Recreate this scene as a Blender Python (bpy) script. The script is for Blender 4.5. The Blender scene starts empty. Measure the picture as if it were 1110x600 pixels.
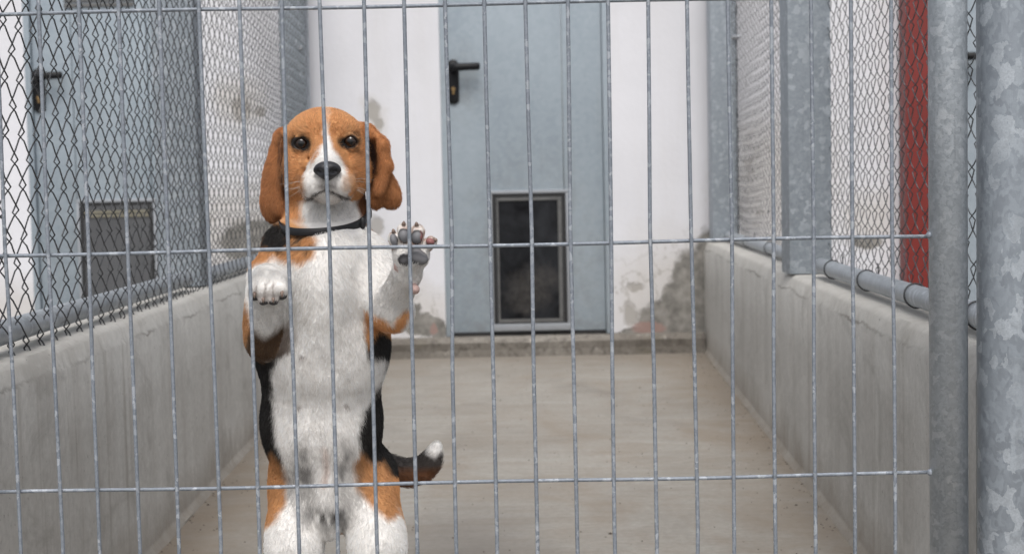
import bpy, bmesh, math, random
import numpy as np

random.seed(7)
rng = np.random.default_rng(11)
S = bpy.context.scene
C = S.collection

# ------------------------------------------------------------------ camera
FPX, IW, IH = 1541.7, 1110.0, 600.0          # focal length in photo pixels, photo size
CAMH = 0.68                                   # camera height above the kennel floor
PITCH, ROLL = math.radians(3.42), 0.0213
FW = np.array([0, math.cos(PITCH), -math.sin(PITCH)])
U0 = np.array([0, math.sin(PITCH), math.cos(PITCH)])
R0 = np.array([1.0, 0, 0])
RT = R0 * math.cos(ROLL) - U0 * math.sin(ROLL)
UP = U0 * math.cos(ROLL) + R0 * math.sin(ROLL)
EYE = np.array([0, 0, CAMH])


def P(px, py, Y):
    """world point at distance Y along the kennel that was measured at photo pixel (px, py)"""
    d = FW + RT * ((px - IW / 2) / FPX) + UP * ((IH / 2 - py) / FPX)
    return EYE + d * (Y / d[1])


cam = bpy.data.objects.new('camera', bpy.data.cameras.new('camera'))
C.objects.link(cam)
M = np.eye(4)
M[:3, 0], M[:3, 1], M[:3, 2], M[:3, 3] = RT, UP, -FW, EYE
from mathutils import Matrix, Vector
cam.matrix_world = Matrix(M.tolist())
cam.data.sensor_width = 36
cam.data.lens = FPX / IW * 36
cam.data.clip_start = 0.05
cam.data.clip_end = 600
cam.data.dof.use_dof = True
cam.data.dof.focus_distance = 1.83
cam.data.dof.aperture_fstop = 9.0
S.camera = cam

# ------------------------------------------------------------------ world, sun, exposure (overcast)
w = bpy.data.worlds.new("World")
S.world = w
w.use_nodes = True
nt = w.node_tree
nt.nodes.clear()
SUN_EL, SUN_ROT = math.radians(58), math.radians(182)
sky = nt.nodes.new('ShaderNodeTexSky')
sky.sky_type = 'NISHITA'
sky.sun_disc = False
sky.sun_elevation = SUN_EL
sky.sun_rotation = SUN_ROT
sky.dust_density = 4.0
hsv = nt.nodes.new('ShaderNodeHueSaturation')
hsv.inputs['Saturation'].default_value = 0.33     # cloud cover greys the sky
bg = nt.nodes.new('ShaderNodeBackground')
bg.inputs['Strength'].default_value = 0.14
wo = nt.nodes.new('ShaderNodeOutputWorld')
nt.links.new(sky.outputs[0], hsv.inputs['Color'])
nt.links.new(hsv.outputs[0], bg.inputs['Color'])
nt.links.new(bg.outputs[0], wo.inputs['Surface'])
sun = bpy.data.objects.new('sun', bpy.data.lights.new('sun', 'SUN'))
C.objects.link(sun)
sun.data.energy = 1.4
sun.data.angle = math.radians(22)
sun.data.color = (1.0, 0.97, 0.93)
# direction towards the sun: Blender's sky has rotation 0 along +Y, turning towards +X
sd = Vector((math.sin(SUN_ROT) * math.cos(SUN_EL), math.cos(SUN_ROT) * math.cos(SUN_EL), math.sin(SUN_EL)))
sun.rotation_euler = sd.to_track_quat('Z', 'Y').to_euler()
S.view_settings.view_transform = 'Standard'
S.view_settings.look = 'None'
S.view_settings.gamma = 1
S.view_settings.use_curve_mapping = False
S.view_settings.exposure = 0.25
S.render.engine = 'CYCLES'
S.cycles.use_denoising = True
S.cycles.max_bounces = 6
S.cycles_curves.shape = 'RIBBONS'

# ------------------------------------------------------------------ scene helpers


def link(o, parent=None):
    C.objects.link(o)
    if parent is not None:
        o.parent = parent
    return o


def tag(o, label=None, cat=None, group=None, kind=None):
    for k, v in (('label', label), ('category', cat), ('group', group), ('kind', kind)):
        if v:
            o[k] = v
    return o


def thing(name, label, cat, loc=(0, 0, 0), group=None):
    o = bpy.data.objects.new(name, None)
    o.location = loc
    o.empty_display_size = 0.1
    link(o)
    return tag(o, label, cat, group)


def mesh_obj(name, verts, faces, mat, parent=None, smooth=False, origin=None):
    """mesh from world coordinates; origin (or the parent's place) becomes the object's own zero"""
    V = np.asarray(verts, float).reshape(-1, 3)
    base = np.zeros(3)
    if parent is not None:
        q = parent
        while q is not None:
            base = base + np.array(q.location)
            q = q.parent
    loc = np.zeros(3) if origin is None else np.asarray(origin, float) - base
    me = bpy.data.meshes.new(name)
    me.from_pydata((V - base - loc).tolist(), [], [list(map(int, f)) for f in faces])
    me.update()
    if smooth:
        me.polygons.foreach_set('use_smooth', [True] * len(me.polygons))
    me.materials.append(mat)
    o = bpy.data.objects.new(name, me)
    o.location = loc
    return link(o, parent)


class MB:
    """collects shapes into one mesh"""

    def __init__(self):
        self.v, self.f = [], []

    def add(self, verts, faces):
        n = len(self.v)
        self.v.extend([tuple(map(float, q)) for q in verts])
        self.f.extend([[i + n for i in f] for f in faces])
        return self

    def box(self, x0, x1, y0, y1, z0, z1, bevel=0.0):
        bm = bmesh.new()
        bmesh.ops.create_cube(bm, size=1)
        for q in bm.verts:
            q.co = Vector((x0 + (q.co.x + .5) * (x1 - x0), y0 + (q.co.y + .5) * (y1 - y0), z0 + (q.co.z + .5) * (z1 - z0)))
        if bevel > 0:
            bmesh.ops.bevel(bm, geom=bm.edges[:], offset=bevel, segments=2, affect='EDGES', profile=0.7)
        bm.verts.index_update()
        self.add([q.co[:] for q in bm.verts], [[q.index for q in f.verts] for f in bm.faces])
        bm.free()
        return self

    def tube(self, pts, r, n=8, caps=True, closed=False):
        pts = np.asarray(pts, float)
        m = len(pts)
        rr = np.full(m, r) if np.isscalar(r) else np.asarray(r, float)
        if closed:
            tn = np.roll(pts, -1, 0) - np.roll(pts, 1, 0)
        else:
            tn = np.gradient(pts, axis=0)
        tn /= np.linalg.norm(tn, axis=1)[:, None] + 1e-12
        a = np.array([0, 0, 1.0]) if abs(tn[0][2]) < .9 else np.array([1.0, 0, 0])
        N = np.cross(tn[0], a)
        N /= np.linalg.norm(N)
        V = []
        for i in range(m):
            N = N - tn[i] * np.dot(N, tn[i])
            N /= np.linalg.norm(N) + 1e-12
            B = np.cross(tn[i], N)
            for k in range(n):
                t = 2 * math.pi * k / n
                V.append(pts[i] + rr[i] * (N * math.cos(t) + B * math.sin(t)))
        F = []
        for i in range(m if closed else m - 1):
            j = (i + 1) % m
            for k in range(n):
                k2 = (k + 1) % n
                F.append([i * n + k, i * n + k2, j * n + k2, j * n + k])
        if caps and not closed:
            F.append(list(range(n))[::-1])
            F.append([(m - 1) * n + k for k in range(n)])
        return self.add(V, F)

    def ellipsoid(self, c, r, u=20, v=12):
        V, F = [], []
        for i in range(v + 1):
            th = math.pi * i / v
            for k in range(u):
                ph = 2 * math.pi * k / u
                V.append((c[0] + r[0] * math.sin(th) * math.cos(ph), c[1] + r[1] * math.sin(th) * math.sin(ph), c[2] + r[2] * math.cos(th)))
        for i in range(v):
            for k in range(u):
                k2 = (k + 1) % u
                F.append([i * u + k, (i + 1) * u + k, (i + 1) * u + k2, i * u + k2])
        return self.add(V, F)

    def build(self, name, mat, parent=None, smooth=False, origin=None, sharp=None):
        o = mesh_obj(name, self.v, self.f, mat, parent, smooth or sharp is not None, origin)
        if sharp is not None:
            o.data.set_sharp_from_angle(angle=math.radians(sharp))
        return o


# ------------------------------------------------------------------ material helpers
class Mat:
    def __init__(self, name):
        self.m = bpy.data.materials.new(name)
        self.m.use_nodes = True
        self.t = self.m.node_tree
        self.b = self.t.nodes['Principled BSDF']
        self._co = None

    def node(self, kind, **kw):
        n = self.t.nodes.new(kind)
        for k, v in kw.items():
            setattr(n, k, v)
        return n

    def co(self):
        """world-scaled position (metres)"""
        if self._co is None:
            self._co = self.node('ShaderNodeNewGeometry').outputs['Position']
        return self._co

    def lk(self, a, b):
        self.t.links.new(a, b)

    def mapping(self, scale=(1, 1, 1), loc=(0, 0, 0), src=None):
        n = self.node('ShaderNodeMapping')
        n.inputs['Scale'].default_value = scale
        n.inputs['Location'].default_value = loc
        self.lk(src or self.co(), n.inputs['Vector'])
        return n.outputs[0]

    def noise(self, scale, detail=4, rough=.55, src=None, dist=0.0):
        n = self.node('ShaderNodeTexNoise')
        n.inputs['Scale'].default_value = scale
        n.inputs['Detail'].default_value = detail
        n.inputs['Roughness'].default_value = rough
        n.inputs['Distortion'].default_value = dist
        self.lk(src or self.co(), n.inputs['Vector'])
        return n.outputs[0]

    def ramp(self, fac, stops):
        n = self.node('ShaderNodeValToRGB')
        e = n.color_ramp.elements
        while len(e) < len(stops):
            e.new(0.5)
        for q, (p, c) in zip(e, stops):
            q.position = p
            q.color = (c, c, c, 1) if np.isscalar(c) else (*c, 1)
        self.lk(fac, n.inputs[0])
        return n.outputs[0]

    def math(self, op, a, b=None, c=None, clamp=False):
        n = self.node('ShaderNodeMath', operation=op, use_clamp=clamp)
        for i, v in enumerate((a, b, c)):
            if v is None:
                continue
            if hasattr(v, 'links') or hasattr(v, 'is_linked'):
                self.lk(v, n.inputs[i])
            else:
                n.inputs[i].default_value = v
        return n.outputs[0]

    def mix(self, fac, a, b, mode='MIX'):
        n = self.node('ShaderNodeMix', data_type='RGBA', blend_type=mode)
        for i, v in ((0, fac), (6, a), (7, b)):
            if hasattr(v, 'is_linked'):
                self.lk(v, n.inputs[i])
            elif i == 0:
                n.inputs[i].default_value = v
            else:
                n.inputs[i].default_value = (*v, 1) if len(v) == 3 else v
        return n.outputs[2]

    def bump(self, h, strength=.3, dist=.01):
        n = self.node('ShaderNodeBump')
        n.inputs['Strength'].default_value = strength
        n.inputs['Distance'].default_value = dist
        self.lk(h, n.inputs['Height'])
        self.lk(n.outputs[0], self.b.inputs['Normal'])

    def set(self, **kw):
        names = dict(color='Base Color', rough='Roughness', metal='Metallic', spec='Specular IOR Level', coat='Coat Weight', alpha='Alpha', trans='Transmission Weight')
        for k, v in kw.items():
            s = self.b.inputs[names[k]]
            if hasattr(v, 'is_linked'):
                self.lk(v, s)
            elif k == 'color':
                s.default_value = (*v, 1)
            else:
                s.default_value = v
        return self

    def blobs(self, ells, warp=0.06, wscale=14, soft=.35):
        """soft stain mask: ells = (x, z, rx, rz) on the wall, outline broken by noise"""
        sep = self.node('ShaderNodeSeparateXYZ')
        nz = self.node('ShaderNodeTexNoise')
        nz.inputs['Scale'].default_value = wscale
        nz.inputs['Detail'].default_value = 6
        nz.inputs['Roughness'].default_value = .65
        self.lk(self.co(), nz.inputs['Vector'])
        sub = self.node('ShaderNodeVectorMath', operation='SUBTRACT')
        self.lk(nz.outputs['Color'], sub.inputs[0])
        sub.inputs[1].default_value = (.5, .5, .5)
        sc = self.node('ShaderNodeVectorMath', operation='SCALE')
        self.lk(sub.outputs[0], sc.inputs[0])
        sc.inputs['Scale'].default_value = warp * 2
        ad = self.node('ShaderNodeVectorMath', operation='ADD')
        self.lk(self.co(), ad.inputs[0])
        self.lk(sc.outputs[0], ad.inputs[1])
        self.lk(ad.outputs[0], sep.inputs[0])
        out = None
        for x, z, rx, rz in ells:
            dx = self.math('DIVIDE', self.math('SUBTRACT', sep.outputs[0], x), rx)
            dz = self.math('DIVIDE', self.math('SUBTRACT', sep.outputs[2], z), rz)
            d = self.math('SQRT', self.math('ADD', self.math('MULTIPLY', dx, dx), self.math('MULTIPLY', dz, dz)))
            m = self.math('DIVIDE', self.math('SUBTRACT', 1 + soft / 2, d), soft, clamp=True)
            out = m if out is None else self.math('MAXIMUM', out, m)
        return out


def plain(name, color, rough=.5, metal=0.0, spec=.5, var=.15, scale=30):
    m = Mat(name)
    n = m.noise(scale)
    m.set(color=m.mix(n, tuple(c * (1 - var) for c in color), tuple(min(1, c * (1 + var)) for c in color)), rough=rough, metal=metal, spec=spec)
    return m.m


def galvanised(name, cell=55, dark=(.20, .225, .25), mid=(.33, .36, .40), light=(.58, .61, .65), flake=.72, stretch=1.0, metal=.55, rough=(.42, .62)):
    m = Mat(name)
    wv = m.node('ShaderNodeVectorMath', operation='ADD')
    nz = m.node('ShaderNodeTexNoise')
    nz.inputs['Scale'].default_value = cell * .9
    nz.inputs['Detail'].default_value = 6
    m.lk(m.mapping((1, 1, stretch)), nz.inputs['Vector'])
    sc = m.node('ShaderNodeVectorMath', operation='SCALE')
    sc.inputs['Scale'].default_value = 2.2 / cell
    m.lk(nz.outputs['Color'], sc.inputs[0])
    m.lk(m.mapping((1, 1, stretch)), wv.inputs[0])
    m.lk(sc.outputs[0], wv.inputs[1])
    vs = []
    for k, s in ((0, cell), (1, cell * 2.3)):
        v = m.node('ShaderNodeTexVoronoi')
        v.inputs['Scale'].default_value = s
        m.lk(wv.outputs[0], v.inputs['Vector'])
        sp = m.node('ShaderNodeSeparateColor')
        m.lk(v.outputs['Color'], sp.inputs[0])
        vs.append(sp.outputs[0])
    big = m.noise(5, 3)
    base = m.mix(m.ramp(m.math('ADD', m.math('MULTIPLY', vs[1], .55), m.math('MULTIPLY', big, .5)), [(.25, 0.0), (.85, 1.0)]), dark, mid)
    fl = m.ramp(m.math('ADD', vs[0], m.math('MULTIPLY', m.math('SUBTRACT', m.noise(9, 3), .5), .7)), [(flake - .06, 0.0), (min(.99, flake + .22), .85)])
    scr = m.ramp(m.noise(1, 5, .7, m.mapping((140, 140, 9)), .6), [(.60, 0.0), (.72, .45)])
    base = m.mix(scr, base, tuple(c * .72 for c in dark))
    dull = m.ramp(m.noise(3.5, 5, .65), [(.45, 0.0), (.70, .40)])
    base = m.mix(dull, base, tuple(c * .85 for c in dark))
    fine = m.noise(cell * 6, 5, .7)
    col = m.mix(m.math('MULTIPLY', fl, m.ramp(fine, [(.3, .35), (.6, 1.0)])), base, light)
    m.set(color=col, metal=metal, rough=m.ramp(vs[1], [(0, rough[0]), (1, rough[1])]))
    m.bump(m.noise(cell * 3, 4), .12, .002)
    return m.m


def concrete(name, c1, c2, stain, streak='v', wave=0.0):
    m = Mat(name)
    big = m.noise(2.2, 5, .6)
    fine = m.noise(70, 6, .7)
    if streak == 'v':
        st = m.noise(1, 6, .62, m.mapping((14, 14, 1.3)))
    else:
        st = m.noise(1, 7, .65, m.mapping((2.2, 11, 3)), 1.2)
    col = m.mix(m.ramp(big, [(.3, 0.0), (.7, 1.0)]), c1, c2)
    col = m.mix(m.math('MULTIPLY', m.ramp(st, [(.45, 0.0), (.75, 1.0)]), .55), col, stain)
    col = m.mix(m.math('MULTIPLY', m.ramp(st, [(.22, 1.0), (.42, 0.0)]), .35), col, tuple(min(1, c * 1.22) for c in c2))
    col = m.mix(m.ramp(fine, [(.35, .35), (.65, 0.0)]), col, tuple(c * .6 for c in c1))
    m._col = col
    m.set(color=col, rough=.86, spec=.25)
    m.bump(m.math('ADD', m.math('MULTIPLY', m.noise(35, 8, .65), 1.0), m.math('MULTIPLY', st, .6)), .35, .006)
    return m


ZF = 0.0                 # kennel floor
YB = 5.93                # face of the building at the back of the runs
YG = 1.775               # plane of the wire gate
WT = 0.458               # height of the low walls


def face_r(Y): return .637 + .0502 * (Y - 2.61)


def face_l(Y): return -.703 - .0215 * (Y - 2.7)


galv_post = galvanised('galvanised_post', 80, dark=(.29, .325, .36), mid=(.40, .44, .48), light=(.52, .56, .60), flake=.78)
galv_frame = galvanised('galvanised_frame', 120, dark=(.34, .375, .41), mid=(.47, .51, .55), light=(.55, .585, .62), flake=.84)
galv_big = galvanised('galvanised_gate_post', 66, dark=(.27, .30, .335), mid=(.36, .40, .44), light=(.50, .54, .58), flake=.74, stretch=.7)
galv_tube = galvanised('galvanised_tube', 130, dark=(.36, .39, .42), mid=(.52, .55, .58), flake=.9, stretch=.2)
wire_mat = galvanised('galvanised_wire', 150, dark=(.20, .225, .26), mid=(.31, .34, .385), light=(.48,.51,.55), flake=.80, metal=.3, rough=(.55, .75))
link_mat = plain('dull_link_wire', (.07, .072, .075), .5, .6, var=.4, scale=60)
link_mat_bright = plain('bright_link_wire', (.10, .105, .11), .38, .8, var=.5, scale=40)

# ------------------------------------------------------------------ the setting
m = concrete('floor_concrete', (.29, .27, .24), (.37, .355, .325), (.24, .20, .16), 'h')
c_ = m._col
rust = m.ramp(m.noise(1.7, 6, .66, m.mapping((1.6, 1.0, 1), (3.1, 0, 0)), .8), [(.48, 0.0), (.66, .75)])
c_ = m.mix(m.math('MULTIPLY', rust, .6), c_, (.24, .195, .15))
sp_ = m.node('ShaderNodeSeparateXYZ')
m.lk(m.co(), sp_.inputs[0])
# dirt gathers along the foot of both walls and the step
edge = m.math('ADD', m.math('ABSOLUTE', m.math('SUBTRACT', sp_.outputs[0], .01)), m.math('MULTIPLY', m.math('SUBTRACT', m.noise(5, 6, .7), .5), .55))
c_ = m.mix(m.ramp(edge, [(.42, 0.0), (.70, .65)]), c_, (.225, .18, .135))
back = m.math('ADD', sp_.outputs[1], m.math('MULTIPLY', m.math('SUBTRACT', m.noise(4, 6, .7), .5), 1.0))
c_ = m.mix(m.math('MULTIPLY', m.math('SUBTRACT', back, 5.2), 1.2, clamp=True), c_, (.215, .19, .16))
damp = m.ramp(m.noise(2.6, 7, .7, m.mapping((1, .8, 1), (7, 3, 0)), 1.5), [(.54, 0.0), (.70, .45)])
c_ = m.mix(damp, c_, (.19, .17, .145))
pale = m.ramp(m.noise(3.3, 7, .7, m.mapping((.8, 1.3, 1), (1, 8, 0)), 1.0), [(.56, 0.0), (.74, .30)])
c_ = m.mix(pale, c_, (.46, .445, .42))
ripple = m.noise(1, 5, .7, m.mapping((7, 42, 3)), 1.5)
c_ = m.mix(m.ramp(ripple, [(.55, 0.0), (.68, .30)]), c_, (.20, .16, .125))
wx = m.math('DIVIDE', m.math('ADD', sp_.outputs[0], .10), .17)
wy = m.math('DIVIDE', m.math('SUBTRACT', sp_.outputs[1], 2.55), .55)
dog_shade = m.math('SUBTRACT', 1.25, m.math('ADD', m.math('SQRT', m.math('ADD', m.math('MULTIPLY', wx, wx), m.math('MULTIPLY', wy, wy))), m.math('MULTIPLY', m.math('SUBTRACT', m.noise(5, 6, .7), .5), 1.2)), clamp=True)
c_ = m.mix(m.math('MULTIPLY', dog_shade, .7), c_, (.17, .155, .14))  # soft shadow of the dog, painted into the floor colour
grit = m.ramp(m.noise(150, 4, .7), [(.66, 0.0), (.72, .6)])
c_ = m.mix(grit, c_, (.12, .10, .085))
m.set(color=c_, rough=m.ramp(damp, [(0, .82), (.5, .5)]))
floor_mat = m.m
mb = MB()
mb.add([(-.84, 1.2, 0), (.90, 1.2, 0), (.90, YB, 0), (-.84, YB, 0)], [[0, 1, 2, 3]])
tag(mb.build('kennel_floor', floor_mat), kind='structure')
gm = concrete('yard_concrete', (.20, .19, .175), (.28, .27, .255), (.17, .15, .13), 'h')
mb = MB().add([(-300, -300, -.006), (300, -300, -.006), (300, 300, -.006), (-300, 300, -.006)], [[0, 1, 2, 3]])
tag(mb.build('ground', gm.m), kind='structure')


def low_wall(name, label, side):
    """low cement wall whose top edge and lip are trowelled by hand"""
    fc, thick = (face_r, .135) if side > 0 else (face_l, -.19)
    lf_ = 1.20 if side > 0 else 1.28
    m = concrete('cement_render_' + ('pale' if side > 0 else 'grey'), (.40 * lf_, .39 * lf_, .365 * lf_), (.50 * lf_, .49 * lf_, .465 * lf_), (.31 * lf_, .29 * lf_, .265 * lf_), 'v')
    c_ = m._col
    drip = m.noise(1, 7, .68, m.mapping((26, 26, 1.0), (2 * side, 0, 0)), .3)
    c_ = m.mix(m.ramp(drip, [(.56, 0.0), (.70, .55)]), c_, (.26, .235, .20))
    pat = m.noise(4.2, 7, .68, m.mapping((1, 1, 1.3), (side, 5, 1)), .9)
    c_ = m.mix(m.ramp(pat, [(.54, 0.0), (.66, .45)]), c_, (.28, .265, .24))
    c_ = m.mix(m.ramp(pat, [(.33, .5), (.44, 0.0)]), c_, (.60, .585, .55))
    ps = m.node('ShaderNodeSeparateXYZ')
    m.lk(m.co(), ps.inputs[0])
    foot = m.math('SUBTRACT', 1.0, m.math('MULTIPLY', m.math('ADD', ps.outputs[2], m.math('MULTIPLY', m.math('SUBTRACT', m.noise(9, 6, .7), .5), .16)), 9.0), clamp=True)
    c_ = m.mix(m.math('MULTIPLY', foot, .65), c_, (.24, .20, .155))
    lip = m.math('MULTIPLY', m.math('SUBTRACT', m.math('ADD', ps.outputs[2], m.math('MULTIPLY', m.math('SUBTRACT', m.noise(14, 6, .7), .5), .05)), .425), 40.0, clamp=True)
    c_ = m.mix(m.math('MULTIPLY', lip, .45), c_, (.52, .50, .46))
    crk = m.ramp(m.math('ABSOLUTE', m.math('SUBTRACT', m.math('ADD', ps.outputs[2], m.math('MULTIPLY', m.math('SUBTRACT', m.noise(6, 6, .7), .5), .045)), .425)), [(0, .75), (.0035, 0.0)])
    c_ = m.mix(m.math('MULTIPLY', crk, m.ramp(m.noise(3, 3), [(.42, 0.0), (.58, 1.0)])), c_, (.15, .135, .115))
    pore = m.ramp(m.noise(120, 3, .6), [(.68, 0.0), (.73, .7)])
    c_ = m.mix(pore, c_, (.17, .16, .145))
    m.set(color=c_)
    n = 170
    V, F = [], []
    Y = np.linspace(1.83, YB - .002, n)
    wob = np.convolve(rng.normal(0, 1, n + 24), np.hanning(13) / 6, 'same')[12:-12]
    wob2 = np.convolve(rng.normal(0, 1, n + 24), np.hanning(9) / 4, 'same')[12:-12]
    rows = 9
    for i, y in enumerate(Y):
        x = fc(y)
        s = side
        tz = WT + .0022 * wob[i]
        prof = [(x - s * (.012 + .003 * wob[i]), -.005), (x - s * (.010 + .003 * wob2[i]), .004), (x - s * .002, .013), (x, .022), (x, .15), (x, .30), (x - s * .001 * wob[i], tz - .036),
                (x + s * (.0045 + .0016 * wob2[i]), tz - .030 + .003 * wob2[i]), (x + s * (.010 + .003 * wob2[i]), tz - .009 + .002 * wob[i]), (x + s * (.021 + .003 * wob[i]), tz), (x + thick, tz + .002), (x + thick, -.005)]
        rows = len(prof)
        V += [(a, y, b) for a, b in prof]
    for i in range(n - 1):
        for k in range(rows - 1):
            a = i * rows + k
            q = [a, a + rows, a + rows + 1, a + 1]
            F.append(q if side < 0 else q[::-1])
    F.append(list(range(rows)))
    F.append([(n - 1) * rows + k for k in range(rows)][::-1])
    o = mesh_obj(name, V, F, m.m, smooth=True)
    o.data.set_sharp_from_angle(angle=math.radians(50))
    return tag(o, label, 'wall')


low_wall('concrete_wall', 'low grey concrete wall beside the dog, carrying the fence in front of a second steel door', -1)
low_wall('concrete_wall', 'low pale concrete wall carrying the fence with the red post behind it', 1)

# ------------------------------------------------------------------ building with its doors
bld = thing('kennel_building', 'white plastered kennel building with grey steel doors, its paint peeling at the base', 'building', (0, YB, 0))


def wall_xy(px, py):
    q = P(px, py, YB)
    return q[0], q[2]


def ell(px, py, rx, ry):
    x, z = wall_xy(px, py)
    return (x, z, rx / 260, ry / 260)


m = Mat('white_plaster')
base = m.mix(m.ramp(m.noise(1.6, 5, .6), [(.3, 0.0), (.7, 1.0)]), (.66, .66, .69), (.745, .745, .78))
base = m.mix(m.math('MULTIPLY', m.ramp(m.noise(1, 5, .6, m.mapping((9, 9, .7))), [(.5, 0.0), (.8, 1.0)]), .22), base, (.52, .49, .45))
halo = m.blobs([ell(725, 320, 62, 62), ell(458, 345, 34, 34), ell(262, 250, 70, 48), ell(406, 128, 15, 22), ell(845, 205, 62, 75), ell(940, 235, 30, 30), ell(10, 345, 60, 40), ell(260, 112, 26, 26), ell(540, 9, 3, 3)], .09, 9, .9)
base = m.mix(m.math('MULTIPLY', halo, .45), base, (.50, .46, .40))
cz = m.noise(7.5, 4, .6)
lines = m.math('MULTIPLY', m.ramp(m.math('ABSOLUTE', m.math('SUBTRACT', cz, .5)), [(.0, 1.0), (.028, .0)]), m.blobs([ell(693, 325, 40, 42), ell(735, 300, 40, 42), ell(262, 240, 50, 40), ell(455, 345, 30, 26), ell(830, 205, 50, 60)], .05, 9, .9))
crack = m.blobs([ell(683, 342, 7, 14), ell(690, 312, 9, 5), ell(404, 122, 7, 12), ell(410, 134, 5, 8), ell(408, 246, 7, 12), ell(262, 118, 10, 12), ell(283, 122, 6, 7)], .035, 22, .5)
base = m.mix(m.math('MULTIPLY', m.math('MAXIMUM', m.math('MULTIPLY', lines, .8), crack), .75), base, (.33, .31, .28))
bare = m.blobs([ell(752, 325, 28, 56), ell(770, 305, 20, 56), ell(728, 348, 38, 24), ell(738, 330, 22, 28), ell(695, 363, 34, 8), ell(458, 352, 20, 14), ell(448, 340, 10, 12), ell(473, 358, 9, 14), ell(275, 262, 36, 24), ell(302, 246, 14, 26), ell(10, 368, 60, 12), ell(940, 262, 18, 8)], .045, 20, .18)
gc = m.mix(m.ramp(m.noise(16, 8, .72), [(.32, 0.0), (.66, 1.0)]), (.125, .12, .11), (.34, .325, .30))
base = m.mix(bare, base, gc)
brick = m.blobs([ell(703, 355, 18, 7), ell(470, 356, 4, 6)], .02, 25, .3)
base = m.mix(m.math('MULTIPLY', brick, .85), base, (.32, .215, .19))
m.set(color=base, rough=.8, spec=.2)
m.bump(m.math('ADD', m.math('MULTIPLY', m.math('MAXIMUM', bare, crack), -1.2), m.math('MULTIPLY', m.noise(45, 7, .6), .5)), .45, .006)
plaster = m.m

D1 = (-.280, .418)       # door of the dog's own run
D0 = (-1.998, -1.300)    # next run on the dog's side
D2 = (1.83, 2.53)        # next run beyond the red post
DZ0, DZ1 = .082, 2.05
mb = MB()
xs = [-6.0, D0[0], D0[1], D1[0], D1[1], D2[0], D2[1], 6.0]
for i in range(0, 8, 2):
    mb.box(xs[i], xs[i + 1], YB, YB + .25, 0, 2.6)
for d in (D0, D1, D2):
    mb.box(d[0], d[1], YB + .001, YB + .249, DZ1, 2.599)
mb.box(-6, 6, YB + .12, YB + .25, -.004, DZ0 - .002)
mb.build('wall', plaster, bld)
m = concrete('step_concrete', (.165, .15, .13), (.30, .28, .25), (.12, .10, .085), 'h')
moss = m.ramp(m.noise(6, 5), [(.58, 0.0), (.72, .6)])
agg = m.ramp(m.noise(38, 5, .7), [(.36, .75), (.50, 0.0)])
stc = m.mix(agg, m.mix(moss, m._col, (.12, .11, .07)), (.10, .09, .08))
m.set(color=m.mix(m.ramp(m.noise(21, 4, .6, m.mapping((1, 1, 1), (4, 2, 1))), [(.60, 0.0), (.70, .6)]), stc, (.46, .43, .39)))
step_mat = m.m


def rough_step(x0, x1):
    n = max(8, int((x1 - x0) / .012))
    V, F = [], []
    wa = np.convolve(rng.normal(0, 1, n + 24), np.hanning(9) / 4, 'same')[12:-12]
    wb = np.convolve(rng.normal(0, 1, n + 24), np.hanning(7) / 3, 'same')[12:-12]
    for i, x in enumerate(np.linspace(x0, x1, n)):
        yf = YB - .075 + .007 * wa[i]
        prof = [(yf, -.004), (yf + .002, .03), (yf - .002 + .003 * wb[i], .060), (yf + .010 + .004 * wb[i], .074 + .005 * wb[i]), (yf + .025, .080 + .001 * wa[i]), (YB + .118, .0795)]
        V += [(x, a, b) for a, b in prof]
    r = 6
    for i in range(n - 1):
        for k in range(r - 1):
            a = i * r + k
            F.append([a, a + r, a + r + 1, a + 1][::-1])
    F.append(list(range(r)))
    F.append([(n - 1) * r + k for k in range(r)][::-1])
    o = mesh_obj('doorstep', V, F, step_mat, bld)
    return o


rough_step(-.765, .795)
rough_step(-3.2, -.98)
rough_step(.96, 3.4)

m = Mat('galvanised_door_sheet')
big = m.noise(1.5, 4, .6, m.mapping((3, 3, 1)))
sp = m.node('ShaderNodeTexVoronoi')
sp.inputs['Scale'].default_value = 60
m.lk(m.co(), sp.inputs['Vector'])
spc = m.node('ShaderNodeSeparateColor')
m.lk(sp.outputs['Color'], spc.inputs[0])
col = m.mix(m.ramp(big, [(.3, 0.0), (.7, 1.0)]), (.265, .315, .36), (.35, .405, .45))
col = m.mix(m.math('MULTIPLY', spc.outputs[0], .22), col, (.47, .52, .56))
col = m.mix(m.ramp(m.noise(1, 6, .65, m.mapping((22, 22, .9))), [(.58, 0.0), (.78, .28)]), col, (.20, .20, .19))
scr = m.ramp(m.noise(1, 5, .75, m.mapping((60, 60, 5)), 1.0), [(.64, 0.0), (.72, .30)])
col = m.mix(scr, col, (.20, .215, .225))
x0_ = D1[0]
grime = m.blobs([(x0_ + .36, .40, .26, .36), (x0_ + .36, .11, .40, .06), (D0[0] + .36, .40, .26, .36), (x0_ + .09, 1.12, .08, .13)], .10, 10, 1.1)
col = m.mix(m.math('MULTIPLY', grime, m.ramp(m.noise(14, 6, .7), [(.40, .05), (.70, .50)])), col, (.17, .165, .15))
m.set(color=col, metal=.25, rough=.45)
m.bump(m.noise(1.2, 2), .25, .02)
door_mat = m.m
black_plastic = plain('black_plastic', (.010, .0105, .012), .5, spec=.25, var=.3)
brass = plain('worn_brass', (.26, .17, .075), .5, .6)
alu = plain('dull_aluminium', (.40, .42, .45), .42, .6)
dark_alu = plain('stained_aluminium', (.15, .15, .148), .5, .5, var=.4)
rubber = plain('black_rubber_seal', (.02, .02, .021), .6)
bright_alu = plain('bright_trim', (.62, .64, .68), .38, .5)

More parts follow.
